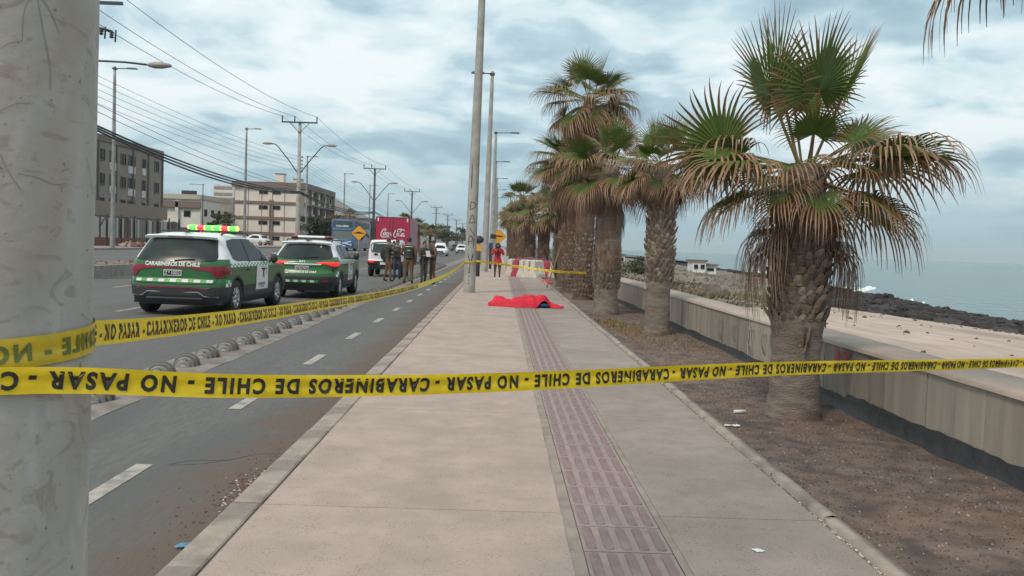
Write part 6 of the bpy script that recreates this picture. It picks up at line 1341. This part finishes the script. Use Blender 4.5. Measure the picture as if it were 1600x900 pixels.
# ================================================================== BARRIER TAPE
def tape(name, label, pts, width, text, h_frac=.60, tw=lambda s: 0.0, start=.05, rev=False, nseg=None, side=1, back=False, charw=.0292, wav=.0, ups=None, mats=('tape_yellow', 'tape_ink'), fade=1e9, both=False, gcurl=None):
    """ribbon through pts; lettering is flat print on its face"""
    P = [Vector(p) for p in pts]; Q = []
    for i in range(len(P)-1):
        p0, p1, p2, p3 = P[max(i-1, 0)], P[i], P[i+1], P[min(i+2, len(P)-1)]; m = max(4, min(60, int((p2-p1).length/.05)))
        for k in range(m): t_ = k/m; Q.append(.5*((2*p1)+(-p0+p2)*t_+(2*p0-5*p1+4*p2-p3)*t_*t_+(-p0+3*p1-3*p2+p3)*t_**3))
    Q.append(P[-1]); S_ = [0]
    for i in range(1, len(Q)): S_.append(S_[-1]+(Q[i]-Q[i-1]).length)
    def at(s):
        s = max(0, min(S_[-1]-1e-6, s)); lo, hi = 0, len(S_)-1
        while hi-lo > 1:
            m = (lo+hi)//2
            if S_[m] <= s: lo = m
            else: hi = m
        t_ = (s-S_[lo])/max(1e-9, S_[lo+1]-S_[lo]); p = Q[lo].lerp(Q[lo+1], t_); a, b_ = max(lo-1, 0), min(lo+2, len(Q)-1); d = (Q[b_]-Q[a]).normalized(); up = Vector((0, 0, 1)); n = d.cross(up).normalized(); a_ = tw(s/S_[-1])
        upv = (up-d*d.z).normalized(); w_ = upv*cos(a_)+n*sin(a_); nn = n*cos(a_)-upv*sin(a_); return p, w_, nn
    def F(s, v, off=0):   # v in -.5..+.5 across
        p, w_, nn = at(s); c = (gcurl(s/S_[-1]) if gcurl else .0)
        crease = .0025*(1-abs(v)*4)*(1 if abs(v) < .25 else 0); wv = wav*(fn(s*6, v*2, 1)+.5*fn(s*17, v*3, 5))
        ang = max(0, v-.1)*c*2.2
        return p+w_*(v*width*(cos(ang) if c else 1))+nn*(crease+wv+off+(max(0, v-.1)*width*sin(ang) if c else 0))
    n = nseg or max(20, int(S_[-1]/.04)); n = min(n, 900)
    b = MB(); b.grid(lambda u, v: F(u*S_[-1], v-.5), n, 8); t = thing(name, label, 'tape', (0, 0, 0)); b.build('ribbon', M(mats[0]), t)
    vs_, fs_, ar = textmesh(text, .045, 1.3); total = len(text)*charw; b = MB(); s = start; L_ = S_[-1]
    offs = [.0012*side]+([-.0012*side] if both else [])
    while s < L_-.02:
        def T(x, y):
            ss = s+x*total; v = (y-.5)*h_frac; 
            if rev: v = -v
            return ss, v
        keep = [f for f in fs_ if all(0 <= T(*vs_[i])[0] <= L_ for i in f)]
        if s > fade: break
        for of in offs: b.add([F(*T(x, y), of) for x, y in vs_], keep)
        s += total+charw*.6
    if b.f: b.build('lettering', M(mats[1]), t, kind='stuff')
    return t
TXT = 'CARABINEROS DE CHILE - NO PASAR -'
def tpts():
    pts = [(-.985+.0, 1.60, 1.237), (-.95, 1.600, 1.232)]
    return pts
# front tape, print upside down: run it right to left so that the text reads rotated by half a turn
front = [(3.55, 5.05, .975), (2.74, 4.6, .985), (1.9, 3.92, 1.035), (.96, 3.155, 1.093), (.05, 2.41, 1.132), (-.50, 1.965, 1.172), (-.795, 1.726, 1.2115), (-.92, 1.620, 1.222), (-1.03, 1.592, 1.228), (-1.14, 1.60, 1.233), (-1.235, 1.68, 1.24)]
tape('barrier_tape', 'wide yellow police tape with upside down black lettering stretched right across the foreground', front, .051, TXT, .70, tw=lambda s: -.35*max(0, .8-s)*1.0, start=.0575, rev=True, side=-1, wav=.0034, charw=.0275, gcurl=lambda s: 1.2*max(0, .45-s))
# band wrapped round the huge post, seen from its back: mirrored print
ring_ = []
for k in range(0, 26):
    a = radians(40-k*8); r_ = .2045; ring_.append((-1.029+r_*cos(a), 1.80+r_*sin(a), 1.288-.0016*k*1.1))
tape('barrier_tape', 'yellow police tape band wrapped round the huge lamp post with faint mirrored print', ring_, .0575, 'CHILE - NO PASAR - CARABINEROS DE', .60, start=.075, side=-1, charw=.0285, mats=('tape_back', 'tape_ink_back'), wav=.0006)
left = [(-.93, 1.955, 1.272), (-.965, 2.3, 1.246), (-.985, 2.9, 1.212), (-1.00, 4, 1.165), (-1.01, 5, 1.13), (-1.01, 7, 1.06), (-1.01, 9.5, .99), (-1.0, 12, .945), (-1.0, 15, .915), (-1.0, 18, .905), (-1.02, 21, .905), (-1.05, 24, .915), (-1.09, 27.7, .94)]
tape('barrier_tape', 'yellow police tape running from the huge post along the kerb to the second lamp post', left, .060, TXT, .70, tw=lambda s: .42*max(0, 1-s*6)*0-.35*min(1, s*3), start=-.42, side=1, wav=.002, charw=.0285, fade=9)
b_ring = [(-.93+.195*cos(radians(a)), 27.8+.195*sin(radians(a)), .94+.001*k) for k, a in enumerate(range(200, 380, 20))]
tape('barrier_tape', 'yellow tape tied round the second lamp post', b_ring, .06, 'NO PASAR', .6, start=.02, charw=.03)
right = [(-.73, 27.75, .985), (-.1, 27.5, .93), (.6, 27.3, .86), (1.3, 27.0, .80), (1.9, 26.6, .765), (2.3, 26.35, .77), (2.55, 26.33, .775)]
tape('barrier_tape', 'thin yellow tape from the second lamp post past the woman to the palm trunks', right, .065, TXT, .6, start=.05, side=1, charw=.034, wav=.004, tw=lambda s: .5*sin(s*9))

# ================================================================== MARINE HAZE
hzm = bpy.data.materials.new('haze_air'); hzm.use_nodes = True; hn = hzm.node_tree.nodes; hn.remove(hn['Principled BSDF'])
pv = hn.new('ShaderNodeVolumePrincipled'); pv.inputs['Color'].default_value = (.80, .92, .97, 1); pv.inputs['Density'].default_value = .00016; pv.inputs['Anisotropy'].default_value = 0
hzm.node_tree.links.new(pv.outputs[0], hn['Material Output'].inputs['Volume'])
HZ = MB().b2(-2600, 9000, -2100, 31000, -6, 150).build('haze', hzm); HZ['kind'] = 'stuff'
